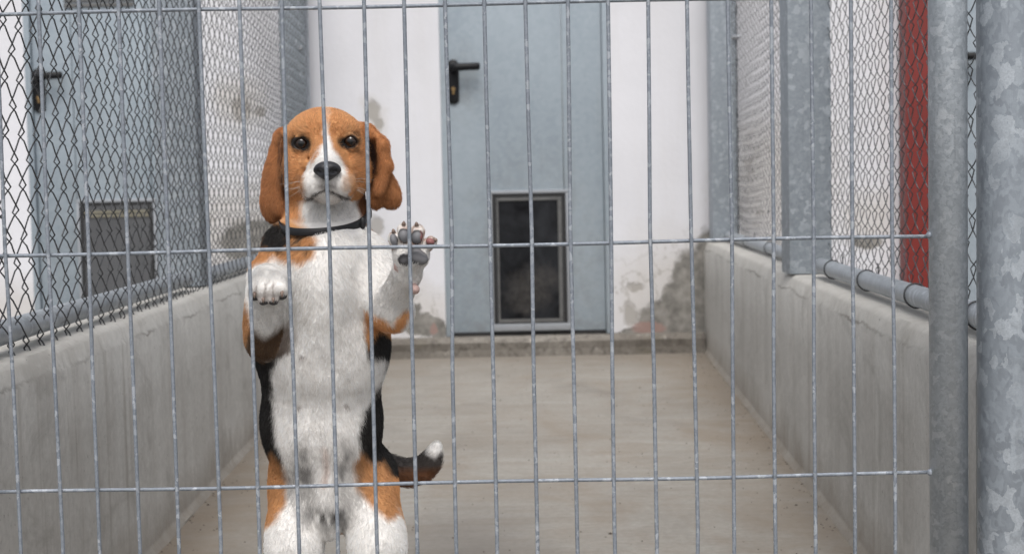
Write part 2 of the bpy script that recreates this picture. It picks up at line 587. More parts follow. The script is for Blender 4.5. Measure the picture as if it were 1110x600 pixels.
m = Mat('smeared_flap_plastic')
sm = m.noise(7, 6, .7, m.mapping((1, 1, .7)), .6)
low = m.node('ShaderNodeSeparateXYZ')
m.lk(m.co(), low.inputs[0])
mud = m.blobs([(.075, .27, .09, .075), (.12, .31, .08, .06), (.05, .22, .06, .05)], .06, 16, .8)
c0 = m.mix(m.ramp(sm, [(.35, 0.0), (.68, 1.0)]), (.003, .003, .004), (.026, .028, .032))
c0 = m.mix(m.math('MULTIPLY', m.math('MULTIPLY', mud, m.ramp(m.noise(30, 5, .7), [(.3, .2), (.65, 1.0)])), .75), c0, (.075, .070, .066))
m.set(color=c0, rough=m.ramp(sm, [(.3, .30), (.7, .6)]), spec=.15)
m.bump(m.noise(6, 3), .3, .01)
flap_mat = m.m
grey_flap = plain('grey_flap_plastic', (.085, .087, .092), .4, var=.35, scale=6)
straw = plain('yellowed_brush_strip', (.20, .185, .14), .8)


def steel_door(d, label, flap, handle=True, vent=False):
    x0, x1 = d
    w0 = MB()
    yl = YB + .012
    w0.box(x0 + .028, x0 + .19, yl, yl + .04, DZ0 + .014, DZ1 - .03, .003)     # folded leaf: three sheets with shallow seams
    w0.box(x0 + .193, x1 - .195, yl - .0015, yl + .039, DZ0 + .014, DZ1 - .03, .003)
    w0.box(x1 - .192, x1 - .028, yl, yl + .04, DZ0 + .014, DZ1 - .03, .003)
    leaf = w0.build('door', door_mat, bld, sharp=30, origin=((x0 + x1) / 2, YB, DZ0))
    if label:
        leaf['label'] = label
    fr = MB()
    fr.box(x0 + .001, x0 + .026, YB - .006, YB + .10, DZ0, DZ1 - .026, .003)
    fr.box(x1 - .026, x1 - .001, YB - .006, YB + .10, DZ0, DZ1 - .026, .003)
    fr.box(x0 + .001, x1 - .001, YB - .006, YB + .10, DZ1 - .025, DZ1, .003)
    fr.build('door_frame', door_mat, leaf, sharp=30)
    rb = MB().box(x0 + .03, x1 - .03, yl - .004, yl + .03, DZ0 + .001, DZ0 + .012, .002)
    rb.build('threshold_seal', rubber, leaf)
    if handle:
        hx, hz = x0 + .0535, 1.14
        yf = yl - .0015
        h = MB()
        bm = bmesh.new()
        nseg = 24
        pts = []
        for k in range(nseg):
            t = 2 * math.pi * k / nseg
            s = math.sin(t)
            pts.append((hx + .024 * math.cos(t), hz + .024 * s + (.068 if s >= 0 else -.068)))
        for y in (yf, yf - .006):
            for a, b in pts:
                bm.verts.new((a, y, b))
        for a, b in pts:
            bm.verts.new((hx + (a - hx) * .86, yf - .009, hz + (b - hz) * .96))
        bm.verts.ensure_lookup_table()
        for L in range(2):
            for k in range(nseg):
                k2 = (k + 1) % nseg
                bm.faces.new([bm.verts[L * nseg + i] for i in (k, k2)] + [bm.verts[(L + 1) * nseg + i] for i in (k2, k)])
        bm.faces.new([bm.verts[2 * nseg + k] for k in range(nseg)])
        bm.verts.index_update()
        h.add([q.co[:] for q in bm.verts], [[q.index for q in f.verts] for f in bm.faces])
        bm.free()
        h.build('handle_plate', black_plastic, leaf, sharp=40)
        lv = MB()
        lv.tube([(hx, yf - .008, hz + .055), (hx, yf - .048, hz + .055)], .015, 14)
        lv.tube([(hx - .004, yf - .046, hz + .055), (hx + .02, yf - .050, hz + .056), (hx + .06, yf - .050, hz + .057), (hx + .105, yf - .049, hz + .058), (hx + .112, yf - .048, hz + .058)], [.016, .0165, .0155, .0155, .012], 14)
        lv.build('handle', black_plastic, leaf, smooth=True)
        kc = MB()
        kc.tube([(hx, yf - .008, hz - .030), (hx, yf - .016, hz - .030)], .0085, 14)
        kc.box(hx - .004, hx + .004, yf - .0155, yf - .008, hz - .052, hz - .038)
        kc.build('lock_cylinder', brass, leaf, sharp=40)
    fx0, fx1, fz0, fz1 = x0 + .203, x0 + .510, .130, .672
    ff = MB()
    y0 = yl - .014
    t = .014
    ff.box(fx0 - .012, fx1 + .012, y0, yl - .002, fz1, fz1 + t, .003)
    ff.box(fx0 - .012, fx0, y0, yl - .002, fz0, fz1 - .0005, .003)
    ff.box(fx1, fx1 + .012, y0, yl - .002, fz0, fz1 - .0005, .003)
    ff.box(fx0 - .014, fx1 + .014, y0 - .004, yl - .002, fz0 - .03, fz0 - .0005, .004)
    ff.build('flap_frame', alu, leaf, sharp=30)
    # black tunnel edge and the swinging pane
    sl = MB()
    sl.box(fx0 + .0005, fx0 + .016, yl - .010, yl - .0025, fz0, fz1 - .0005)
    sl.box(fx1 - .016, fx1 - .0005, yl - .010, yl - .0025, fz0, fz1 - .0005)
    sl.box(fx0 + .0165, fx1 - .0165, yl - .010, yl - .0025, fz1 - .014, fz1 - .0005)
    sl.build('flap_seal', rubber, leaf)
    ip = MB()
    ip.box(fx0 + .017, fx1 - .017, yl - .009, yl - .0025, fz0 + .001, fz1 - .015)
    ip.build('flap', flap_mat if flap == 'dark' else grey_flap, leaf)
    if flap == 'dark':
        tr = MB()
        tr.box(fx0 + .018, fx0 + .026, yl - .013, yl - .0095, fz0 + .02, fz1 - .03, .001)
        tr.box(fx1 - .034, fx1 - .018, yl - .013, yl - .0095, fz0 + .02, fz1 - .03, .001)
        tr.box(fx0 + .018, fx1 - .018, yl - .013, yl - .0095, fz1 - .029, fz1 - .0165, .001)
        tr.box(fx0 + .018, fx1 - .018, yl - .013, yl - .0095, fz0 + .004, fz0 + .019, .001)
        tr.build('flap_edge_trim', dark_alu, leaf)
    else:
        tr = MB()
        for k in range(2):
            tr.box(fx0 + .018, fx1 - .018, yl - .014, yl - .0095, fz1 - .046 - k * .016, fz1 - .034 - k * .016, .002)
        tr.build('brush_strip', straw, leaf)
    if vent:
        v = MB()
        for k in range(6):
            v.box(x0 + .17, x1 - .24, yl - .008, yl - .002, 1.478 + k * .022, 1.494 + k * .022, .002)
        v.build('vent', dark_alu, leaf)
    return leaf


steel_door(D1, 'grey steel door with black lever handle and dark smeared dog flap', 'dark')
steel_door(D0, 'grey steel door behind the chain link, with a grey dog flap under a yellowed strip', 'grey', vent=True)
steel_door(D2, 'grey steel door beyond the red post', 'grey')

red = plain('red_paint', (.19, .022, .017), .45, var=.25, scale=4)
rp = MB()
rp.box(1.618, 1.765, YB - .11, YB - .004, 0.0, 2.45, .008)
rp.box(1.59, 1.793, YB - .135, YB - .004, 0.0, .012, .003)
o = rp.build('red_post', red, sharp=30)
tag(o, 'red painted steel post standing against the white wall beyond the chain link', 'post')

# ------------------------------------------------------------------ chain-link fences on the low walls


def chain_link(off, fc, side, y0, y1, z0, z1, seed, amp_d=.0042, pitch=.0335, wr=.00125):
    """interlocked zigzag wires, one after another along the fence (woven plane follows the low wall)"""
    r_ = np.random.default_rng(seed)
    mb = MB()
    half = .077 / 2
    n = int((y1 - y0) / pitch)
    nz = int((z1 - z0) / half)
    # slow sag shared by neighbouring wires
    for i in range(n):
        yc = y0 + pitch * (i + .5)
        pts = []
        ph = i % 2
        for j in range(nz + 1):
            sgn = 1 if (j + ph) % 2 == 0 else -1
            z = z0 + half * j + .006 * math.sin(yc * 1.7 + 1.3 * math.sin(yc * 4) + j * .15) + r_.normal(0, .0016)
            y = yc + sgn * (pitch / 2 + .0042) + .004 * math.sin(z * 6 + yc * 2.2) + r_.normal(0, .0010)
            bow = .006 * math.sin(yc * 3.1 + z * 4) * side
            xb = fc(y) + off * side + bow
            # knuckle: two points so that the bend is tight but round; straight runs pass in front or behind
            for dz, dy in ((-.0052, -.0016), (.0052, -.0016)):
                pts.append((xb + amp_d * (1 if dz > 0 else -1) * sgn, y + sgn * dy, z + dz))
            if j < nz:
                ymid = yc + .004 * math.sin((z + half / 2) * 6 + yc * 2.2)
                pts.append((xb + amp_d * sgn, ymid + r_.normal(0, .0008), z + half / 2))
        mb.tube(pts, wr, 5)
        # twisted end below the rail
        e = pts[0]
        mb.tube([e, (e[0] - .002 * side, e[1] + .004, e[2] - .008), (e[0] + .002 * side, e[1] - .003, e[2] - .016)], .0014, 5)
    return mb


def post_at(x, y, wd, z0, z1, mat, parent, round_=False):
    mb = MB()
    if round_:
        mb.tube([(x, y, z0), (x, y, z1)], wd / 2, 32)
        mb.tube([(x, y, z1), (x, y, z1 + .006), (x, y, z1 + .012)], [wd / 2 + .003, wd / 2 + .003, wd / 2 - .01], 32)
    else:
        mb.box(x - wd / 2, x + wd / 2, y - wd / 2, y + wd / 2, z0, z1, .010)
        mb.box(x - wd / 2 - .003, x + wd / 2 + .003, y - wd / 2 - .003, y + wd / 2 + .003, z1 + .0005, z1 + .008, .003)
    return mb.build('post', mat, parent, sharp=35, origin=(x, y, z0))


FT = 1.95   # fence top


def rail(name, fc, side, off, ya, yb, z, r, parent, mat=None):
    mb = MB()
    pts = [(fc(y) + off * side, y, z) for y in np.linspace(ya, yb, 8)]
    a, b = np.array(pts[0]), np.array(pts[-1])
    u = (b - a) / np.linalg.norm(b - a)
    pts = [a - u * .006] + [a - u * .003] + pts + [b + u * .003, b + u * .006]
    rr = [r * .55, r * .9] + [r] * 8 + [r * .9, r * .55]
    mb.tube(pts, rr, 20)
    return mb.build(name, mat or galv_tube, parent, smooth=True)


def tie(fc, side, off, y, z, r, parent):
    mb = MB()
    x = fc(y) + off * side
    pts = [(x + (r + .0022) * math.cos(t), y + .006 * math.sin(t), z + (r + .0022) * math.sin(t)) for t in np.linspace(0, 2 * math.pi, 25)[:-1]]
    mb.tube(pts, .0016, 6, closed=True)
    x2 = x + side * (r + .003)
    mb.tube([(x2, y, z), (x2 + side * .002, y + .004, z + .02), (x2, y + .002, z + .034)], .0014, 6)
    return mb.build('tie_wire', link_mat, parent, smooth=True)


lf = thing('chain_link_fence', 'chain link fence with dark twisted wire ends hanging over its pipe rail, beside the dog', 'fence', (face_l(3.5) - .07, 3.5, WT))
post_at(face_l(3.6) - .106, 3.60, .108, WT + .002, FT, galv_post, lf)
post_at(face_l(5.84) - .098, 5.85, .108, WT + .002, FT, galv_post, lf)
rail('bottom_rail', face_l, -1, .064, 1.84, 3.40, .489, .0185, lf)
rail('bottom_rail', face_l, -1, .060, 3.70, 5.78, .485, .0175, lf)
rail('top_rail', face_l, -1, .064, 1.84, 5.78, FT - .03, .0175, lf)
chain_link(.040, face_l, -1, 1.835, 5.78, .473, FT - .01, 3).build('chain_link_mesh', link_mat, lf, smooth=True)
bo = MB()
q = P(325.5, 52, 5.80)
bo.tube([q + np.array([0, .03, 0]), q, q + np.array([0, -.012, 0])], [.011, .011, .008], 6)
bo.tube([q + np.array([0, .012, 0]), q + np.array([0, .004, 0])], .018, 18)
bo.build('bolt', bright_alu, lf, sharp=30)

rf = thing('chain_link_fence', 'chain link fence with clean pipe rail and wire ties in front of the red post', 'fence', (face_r(3.5) + .07, 3.5, WT))
post_at(face_r(3.57) + .058, 3.58, .108, WT + .002, FT, galv_post, rf)
post_at(face_r(5.84) + .075, 5.85, .105, WT + .002, FT, galv_post, rf)
rail('bottom_rail', face_r, 1, .066, 1.84, 3.42, .487, .0185, rf)
rail('bottom_rail', face_r, 1, .088, 3.74, 5.78, .484, .0175, rf)
rail('top_rail', face_r, 1, .088, 1.84, 5.78, FT - .03, .0175, rf)
chain_link(.108, face_r, 1, 1.835, 5.78, .478, FT - .01, 5, pitch=.0365, wr=.00112).build('chain_link_mesh', link_mat_bright, rf, smooth=True)
for y in (2.05, 2.44, 2.86, 3.25, 3.95, 4.5, 5.1):
    off, z, r = (.066, .487, .0185) if y < 3.6 else (.088, .484, .0175)
    tie(face_r, 1, off, y, z, r, rf)
sb = MB().box(.917, .931, 5.80, 5.86, .47, FT, .002)
sb.build('tension_bar', plain('dark_steel', (.08, .085, .095), .5, .6), rf)
bo = MB()
q = P(800, 40, 5.78)
bo.tube([q + np.array([-.02, .02, 0]), q, q + np.array([.012, -.004, 0])], [.009, .009, .007], 6)
bo.build('bolt', bright_alu, rf, sharp=30)

# ------------------------------------------------------------------ wire gate and its post
gate = thing('wire_gate', 'galvanised welded wire gate with round tube frame, closing the run in front of the dog', 'gate', (-.06, YG, .0))
GT = 1.85


def frame_tube(pts, r=.0236):
    return MB().tube(pts, r, 32).build('frame_tube', galv_frame, gate, smooth=True)


frame_tube([(.5455, YG, .02), (.5455, YG, GT)])
frame_tube([(-.680, YG, .02), (-.680, YG, GT)])
frame_tube([(-.656, YG, GT - .024), (.522, YG, GT - .024)])
HZ = [.017 + .2985 * k for k in range(6)]
for k in range(23):
    x = -.6285 + .0502 * k
    j = rng.normal(0, .0015, 3)
    pts = [(x + j[0], YG - .0028, .012), (x + j[1], YG - .0028 + .0009 * math.sin(k), .25), (x + j[1] * .6, YG - .0028 - .0006 * math.cos(k * 2), .46), (x + j[2], YG - .0028, .63), (x + j[2] * .4 + j[0] * .6, YG - .0028 + .0006 * math.sin(k * 3), .80), (x + j[0] * .9, YG - .0028, .98), (x + j[0] * .5, YG - .0028, GT - .04)]
    MB().tube(pts, .0025, 8).build('vertical_wire', wire_mat, gate, smooth=True)
for z in HZ:
    xs_ = np.linspace(-.668, .5225, 24)
    pts = [(x, YG + .0022 + .0005 * math.sin(x * 20 + z), z + .0008 * math.sin(x * 11 + z * 7)) for x in xs_]
    hw = MB().tube(pts, .0024, 8)
    hw.build('horizontal_wire', wire_mat, gate, smooth=True)
    b = MB()
    b.ellipsoid((.5222, YG - .001, z + .001), (.005, .0048, .0046), 12, 8)
    b.build('weld_bead', wire_mat, gate, smooth=True)

gp = MB()
XP, RP = .6205, .0395
gp.tube([(XP, YG - .005, 0), (XP, YG - .005, 2.2)], RP, 48)
gp.tube([(XP, YG - .005, 2.2), (XP, YG - .005, 2.206), (XP, YG - .005, 2.22)], [RP + .002, RP + .002, .02], 48)
o = gp.build('gate_post', galv_big, sharp=40, origin=(XP, YG - .005, 0))
tag(o, 'thick galvanised round gate post with large pale zinc flakes, beside the gate tube', 'post')
# loose grit and crumbs on the floor, most of it swept against the walls
mb = MB()
for k in range(900):
    y = rng.uniform(2.0, 5.8)
    u = rng.beta(.35, .35)
    x = (face_l(y) + .015) * (1 - u) + (face_r(y) - .015) * u
    s = rng.uniform(.0012, .0032) * (1.6 if rng.random() < .06 else 1)
    a = rng.uniform(0, 6.28)
    pts = [(x + s * math.cos(a + t) * rng.uniform(.6, 1.2), y + s * math.sin(a + t) * rng.uniform(.6, 1.2), .0003) for t in (0, 2.1, 4.2)] + [(x, y, s * rng.uniform(.5, .9))]
    mb.add(pts, [[0, 1, 3], [1, 2, 3], [2, 0, 3], [2, 1, 0]])
tag(mb.build('grit', plain('dark_grit', (.085, .07, .055), .9, var=.6, scale=200)), kind='stuff')
#DOG
# ------------------------------------------------------------------ the dog: one continuous body grown from blended volumes
H_ = .0023


def wpt(px, py, Y):
    return P(px, py, Y)


def pr(px, Y):
    return px * Y / FPX


PRIMS = []


def addE(px, py, Y, rx, rz, ry, k=.012, tagn='body', flow=(0, 0, -1), rot=0.0, yaw=0.0):
    """ellipsoid; rx, rz in photo pixels at distance Y, ry (depth) in metres; rot turns it in the upright plane, yaw about the vertical"""
    PRIMS.append(dict(t='E', c=wpt(px, py, Y), r=np.array([pr(rx, Y), ry, pr(rz, Y)]), k=k, tag=tagn, flow=np.array(flow, float), rot=math.radians(rot), yaw=math.radians(yaw)))


def addC(a, b, k=.012, tagn='body', flow=None, sy=1.0):
    """tapered limb from a to b, each (px, py, Y, radius px)"""
    A, B = wpt(*a[:3]), wpt(*b[:3])
    f = (B - A) / (np.linalg.norm(B - A) + 1e-9) if flow is None else np.array(flow, float)
    PRIMS.append(dict(t='C', a=A, b=B, ra=pr(a[3], a[2]), rb=pr(b[3], b[2]), k=k, tag=tagn, flow=f, sy=sy))


def sdf(q, p):
    if q['t'] == 'E':
        d = p - q['c']
        c, s = math.cos(q['rot']), math.sin(q['rot'])
        cy, sy = math.cos(q['yaw']), math.sin(q['yaw'])
        x = d[..., 0] * c + d[..., 2] * s
        z = -d[..., 0] * s + d[..., 2] * c
        y = d[..., 1]
        x, y = x * cy + y * sy, -x * sy + y * cy
        rx, ry, rz = q['r']
        k0 = np.sqrt((x / rx) ** 2 + (y / ry) ** 2 + (z / rz) ** 2) + 1e-9
        k1 = np.sqrt((x / rx ** 2) ** 2 + (y / ry ** 2) ** 2 + (z / rz ** 2) ** 2) + 1e-9
        return k0 * (k0 - 1) / k1
    ab = q['b'] - q['a']
    ap = p - q['a']
    t = np.clip((ap @ ab) / (ab @ ab), 0, 1)
    d = ap - t[..., None] * ab
    return np.sqrt(d[..., 0] ** 2 + (d[..., 1] / q['sy']) ** 2 + d[..., 2] ** 2) - (q['ra'] + t * (q['rb'] - q['ra']))


# --- trunk
addE(352, 300, 1.925, 58, 62, .088, .02, 'body')
addE(349, 372, 1.93, 73, 86, .086, .02, 'body')
addE(349, 455, 1.945, 66, 80, .078, .02, 'body')
addE(361, 525, 1.965, 62, 52, .075, .02, 'body')
addE(352, 320, 1.872, 26, 60, .045, .03, 'body')         # breast bone
# --- neck
addC((352, 175, 1.975, 36), (352, 255, 1.945, 49), .02, 'neck')
addC((356, 222, 1.925, 22), (362, 278, 1.888, 33), .02, 'neck')
# --- fore limb held up at the dog's right (photo left)
addC((309, 268, 1.925, 25), (291, 352, 1.89, 23), .018, 'limb')
addC((291, 300, 1.90, 22), (287, 362, 1.885, 20), .014, 'limb')
addE(289, 372, 1.878, 20, 18, .026, .014, 'limb')
addC((289, 372, 1.868, 17), (291, 316, 1.822, 15.5), .010, 'fore', (0, -.4, .9))
addE(291, 305, 1.812, 19.5, 19, .020, .010, 'fore', (0, -.3, -1))
for dx, ey, ex, ty in ((-15, 321, -15.5, 1.797), (-5.5, 326, -5.5, 1.793), (5, 326, 5.5, 1.793), (14, 320, 15, 1.797)):
    addC((291 + dx * .8, 304, 1.804, 7.2), (291 + dx, 313, ty + .001, 6.8), .003, 'toeL', (0, -.3, -1))
    addC((291 + dx, 313, ty + .001, 6.6), (291 + ex, ey - 2, ty + .003, 5.6), .003, 'toeL', (0, -.2, -1))
    addE(291 + ex, ey + .5, ty + .004, 5.6, 4.8, .007, .002, 'padL')
# --- fore limb raised against the wires (photo right)
addC((392, 285, 1.915, 34), (424, 335, 1.868, 24), .018, 'limbR', (.3, 0, -1))
addE(428, 341, 1.862, 17, 15, .022, .012, 'limbR', (.3, 0, -1))
addE(432.5, 349, 1.864, 8, 9, .014, .008, 'limbR', (.3, 0, -1))
addC((424, 332, 1.856, 19), (441, 296, 1.816, 14), .012, 'foreR')
addC((441, 296, 1.816, 14.2), (444, 278, 1.802, 15), .008, 'foreR', (0, 0, 1))
addE(446, 277, 1.801, 19, 15, .0135, .008, 'foreR', (0, 0, 1), -8)
for bx, by, ex, ey, r0, r1, ty in ((433, 270, 427, 258, 7.0, 6.4, 1.799), (441, 267, 438, 250, 8.0, 7.4, 1.796), (450, 267, 452.5, 251, 8.0, 7.6, 1.796), (457, 271, 467, 262.5, 7.4, 6.0, 1.799)):
    addC((bx, by, ty + .003, r0), (ex, ey, ty, r1), .003, 'toeR', (0, 0, 1))
for cx, cy, rx, rz, ro in ((426.6, 260, 4.0, 8.0, 12), (438, 255.5, 6.2, 7.6, 8), (452.2, 256.8, 6.2, 7.2, -10), (466.5, 262, 5.6, 4.4, -30)):
    addE(cx, cy, 1.7885, rx, rz, .0062, .0018, 'padR', rot=ro)
addE(441, 280.5, 1.7895, 8.0, 6.2, .0065, .004, 'padR', rot=20)
addE(450, 276.8, 1.7885, 8.5, 7.4, .0070, .004, 'padR')
addE(458, 280.5, 1.7895, 7.0, 6.0, .0065, .004, 'padR', rot=-20)
addE(450, 313.5, 1.803, 5.0, 5.4, .009, .003, 'stop')
addE(431, 289.5, 1.803, 4.6, 4.6, .008, .003, 'stop2')
# --- hind limbs
for s, hx, hy, kx, kx2 in ((-1, 324, 516, 319, 316), (1, 399, 513, 409, 410)):
    addC((hx, hy, 1.965, 31), (kx, 592, 1.905, 28), .02, 'thigh', (0, 0, -1))
    addE(kx, 585, 1.915, 28, 40, .043, .02, 'thigh')
    addC((kx, 600, 1.90, 25), (kx2, 690, 2.02, 14), .014, 'shank')
    addC((kx2, 690, 2.02, 13.5), (kx2, 752, 1.99, 13), .01, 'shank')
    addE(kx2, 757, 1.968, 20, 12, .035, .01, 'shank', (0, -1, 0))
    for dx in (-13, -4.5, 4.5, 13):
        addC((kx2 + dx * .8, 757, 1.955, 7), (kx2 + dx, 763, 1.925 + abs(dx) * .0006, 6.5), .003, 'shank', (0, -1, 0))
# --- groin folds
addE(357, 545, 1.895, 13, 40, .020, .02, 'body')
# --- tail
TL = [(398, 502, 2.02, 18), (424, 509.5, 2.03, 15), (444, 512, 2.035, 13.8), (458, 508, 2.035, 12.6), (467, 499, 2.03, 11), (471.5, 489, 2.03, 7.2), (473.5, 482, 2.03, 3.5)]
for a, b in zip(TL[:-1], TL[1:]):
    addC(a, b, .008, 'tail')
# --- head
HF = (0, 1, 0)
addE(352, 160, 1.945, 45.5, 42.5, .058, .012, 'head', HF)
addE(351.5, 142, 1.915, 31, 20, .036, .012, 'head', HF)
addE(330, 141.5, 1.902, 13, 9, .015, .012, 'head', HF)
addE(376, 140, 1.902, 13, 9, .015, .012, 'head', HF)
addE(326, 187, 1.922, 21.5, 28, .040, .014, 'head', HF)
addE(382, 185, 1.922, 20, 28, .040, .014, 'head', HF)
addE(353, 200, 1.925, 30, 26, .040, .016, 'head', HF)
addC((353, 156, 1.885, 13), (354.5, 176, 1.838, 12.5), .012, 'muzzle', HF)
addC((355, 184, 1.895, 28), (355, 190, 1.845, 20), .012, 'muzzle', HF)
addE(341.0, 200, 1.847, 15.5, 16.5, .026, .006, 'muzzle', HF, 14)
addE(371.5, 199, 1.847, 16.5, 16.5, .026, .006, 'muzzle', HF, -14)
addE(333, 203, 1.868, 9, 13, .020, .007, 'muzzle', HF, 10)
addE(379, 201, 1.868, 9, 13, .020, .007, 'muzzle', HF, -10)
addE(357, 213, 1.864, 14, 8.5, .022, .004, 'muzzle', HF)
# --- ears: soft flaps folded at the front edge
EF = (0, 0, -1)
addE(309, 152, 1.955, 12, 14, .022, .010, 'ear', EF, 25)
addE(301, 172, 1.955, 8.5, 30, .024, .004, 'ear', EF, -12, 28)
addE(297, 200, 1.950, 9.5, 32, .026, .004, 'ear', EF, -5, 40)
addE(296, 220, 1.946, 10.5, 21, .023, .004, 'ear', EF, 4, 42)
addC((308, 158, 1.928, 5), (306, 200, 1.922, 5.5), .006, 'ear', EF)
addC((306, 200, 1.922, 5.5), (303, 228, 1.926, 6), .006, 'ear', EF)
addE(395, 148, 1.955, 12, 14, .022, .010, 'ear', EF, -25)
addC((400, 141, 1.935, 6), (414, 157, 1.925, 6.5), .006, 'ear', EF)
addC((414, 157, 1.925, 6.5), (419, 180, 1.925, 5.5), .006, 'ear', EF)
addC((419, 180, 1.925, 5.5), (411, 207, 1.922, 5.5), .006, 'ear', EF)
addE(403, 172, 1.962, 12, 32, .010, .005, 'ear', EF, 8, -15)
addE(414, 200, 1.945, 15.5, 27, .010, .007, 'ear', EF, 22, -22)
addE(421, 208, 1.942, 12.5, 19, .010, .007, 'ear', EF, 30, -22)
addE(407, 215, 1.940, 8, 12, .010, .006, 'ear', EF, 5)

allc = []
for q in PRIMS:
    if q['t'] == 'E':
        R = np.full(3, q['r'].max())
        allc += [q['c'] - R, q['c'] + R]
    else:
        R = max(q['ra'], q['rb']) * max(1, q['sy'])
        allc += [np.minimum(q['a'], q['b']) - R, np.maximum(q['a'], q['b']) + R]
allc = np.array(allc)
LO, HI = allc.min(0) - .012, allc.max(0) + .012
N_ = np.ceil((HI - LO) / H_).astype(int) + 1
F_ = np.full(N_, .06, np.float32)
ax = [LO[i] + H_ * np.arange(N_[i]) for i in range(3)]


def boxed(q, pad):
    if q['t'] == 'E':
        R = np.full(3, q['r'].max())
        a, b = q['c'] - R, q['c'] + R
    else:
        R = max(q['ra'], q['rb']) * max(1, q['sy'])
        a, b = np.minimum(q['a'], q['b']) - R, np.maximum(q['a'], q['b']) + R
    i0 = np.maximum(np.floor((a - pad - LO) / H_).astype(int), 0)
    i1 = np.minimum(np.ceil((b + pad - LO) / H_).astype(int) + 1, N_)
    sl = tuple(slice(int(i0[i]), int(i1[i])) for i in range(3))
    g = np.stack(np.meshgrid(*[ax[i][sl[i]] for i in range(3)], indexing='ij'), -1)
    return sl, g


def smin(a, b, k):
    h = np.clip(.5 + .5 * (b - a) / k, 0, 1)
    return b + (a - b) * h - k * h * (1 - h)


for q in PRIMS:
    sl, g = boxed(q, q['k'] + .006)
    F_[sl] = smin(F_[sl], sdf(q, g).astype(np.float32), q['k'])


def carve(q, k):
    sl, g = boxed(q, k + .006)
    d = -sdf(q, g).astype(np.float32)
    F_[sl] = -smin(-F_[sl], -d, k)


EYES = [(327.5, 156.0, 1.8972), (380.5, 154.0, 1.8972)]
ER = .0112
for ex, ey, eY in EYES:
    carve(dict(t='E', c=wpt(ex, ey, eY), r=np.array([ER + .0015] * 3), k=0, rot=0, yaw=0), .0025)
# lids: upper lid hoods the eyeball, lower lid is thinner
for (ex, ey, eY), sgn in zip(EYES, (-1, 1)):
    c = wpt(ex, ey, eY)
    for el, rad, wid in ((56, .0028, 70), (-50, .0023, 66)):
        arc = []
        for t in np.linspace(-wid, wid, 7):
            e_ = math.radians(el * math.cos(math.radians(t * 1.25)) - sgn * t * .06)
            a_ = math.radians(t)
            arc.append(c + (ER + .0012) * np.array([math.sin(a_) * math.cos(e_), -math.cos(a_) * math.cos(e_), math.sin(e_)]))
        for a, b in zip(arc[:-1], arc[1:]):
            q = dict(t='C', a=a, b=b, ra=rad, rb=rad, k=.002, sy=1.0)
            sl, g = boxed(q, .008)
            F_[sl] = smin(F_[sl], sdf(q, g).astype(np.float32), .002)
# mouth line and the groove under the nose
MOUTH = [(333, 216, 1.858), (341, 215.5, 1.838), (349, 211.5, 1.826), (356.5, 207.5, 1.822), (364, 210, 1.826), (372, 214, 1.838), (380, 214, 1.858)]
for a, b in zip(MOUTH[:-1], MOUTH[1:]):
    carve(dict(t='C', a=wpt(*a), b=wpt(*b), ra=.0027, rb=.0027, sy=4.0), .003)
carve(dict(t='C', a=wpt(355.5, 194, 1.822), b=wpt(356.5, 206, 1.824), ra=.0014, rb=.0014, sy=3.0), .003)
# ear hollow behind the folded edge
carve(dict(t='C', a=wpt(404, 155, 1.925), b=wpt(407, 190, 1.925), ra=pr(6.2, 1.93), rb=pr(4.5, 1.93), sy=5.0), .003)


# loose skin: brow folds, frown lines, the edge of the lips against the cheek
for ln_, rr0 in (([(342, 126, 1.872), (345, 136, 1.868), (344, 147, 1.870)], .0018), ([(362, 125, 1.874), (359.5, 136, 1.870), (361, 146, 1.870)], .0018),
                 ([(334, 172, 1.872), (329, 184, 1.866), (326, 198, 1.866), (328, 211, 1.868)], .0028), ([(377, 170, 1.872), (384, 182, 1.866), (387, 197, 1.866), (385, 209, 1.868)], .0028),
                 ):
    for a, b in zip(ln_[:-1], ln_[1:]):
        carve(dict(t='C', a=wpt(*a), b=wpt(*b), ra=rr0, rb=rr0, sy=6.0), .005)
carve(dict(t='C', a=wpt(307.5, 150, 1.925), b=wpt(308.5, 214, 1.915), ra=pr(2.6, 1.92), rb=pr(2.6, 1.92), sy=5.0), .004)


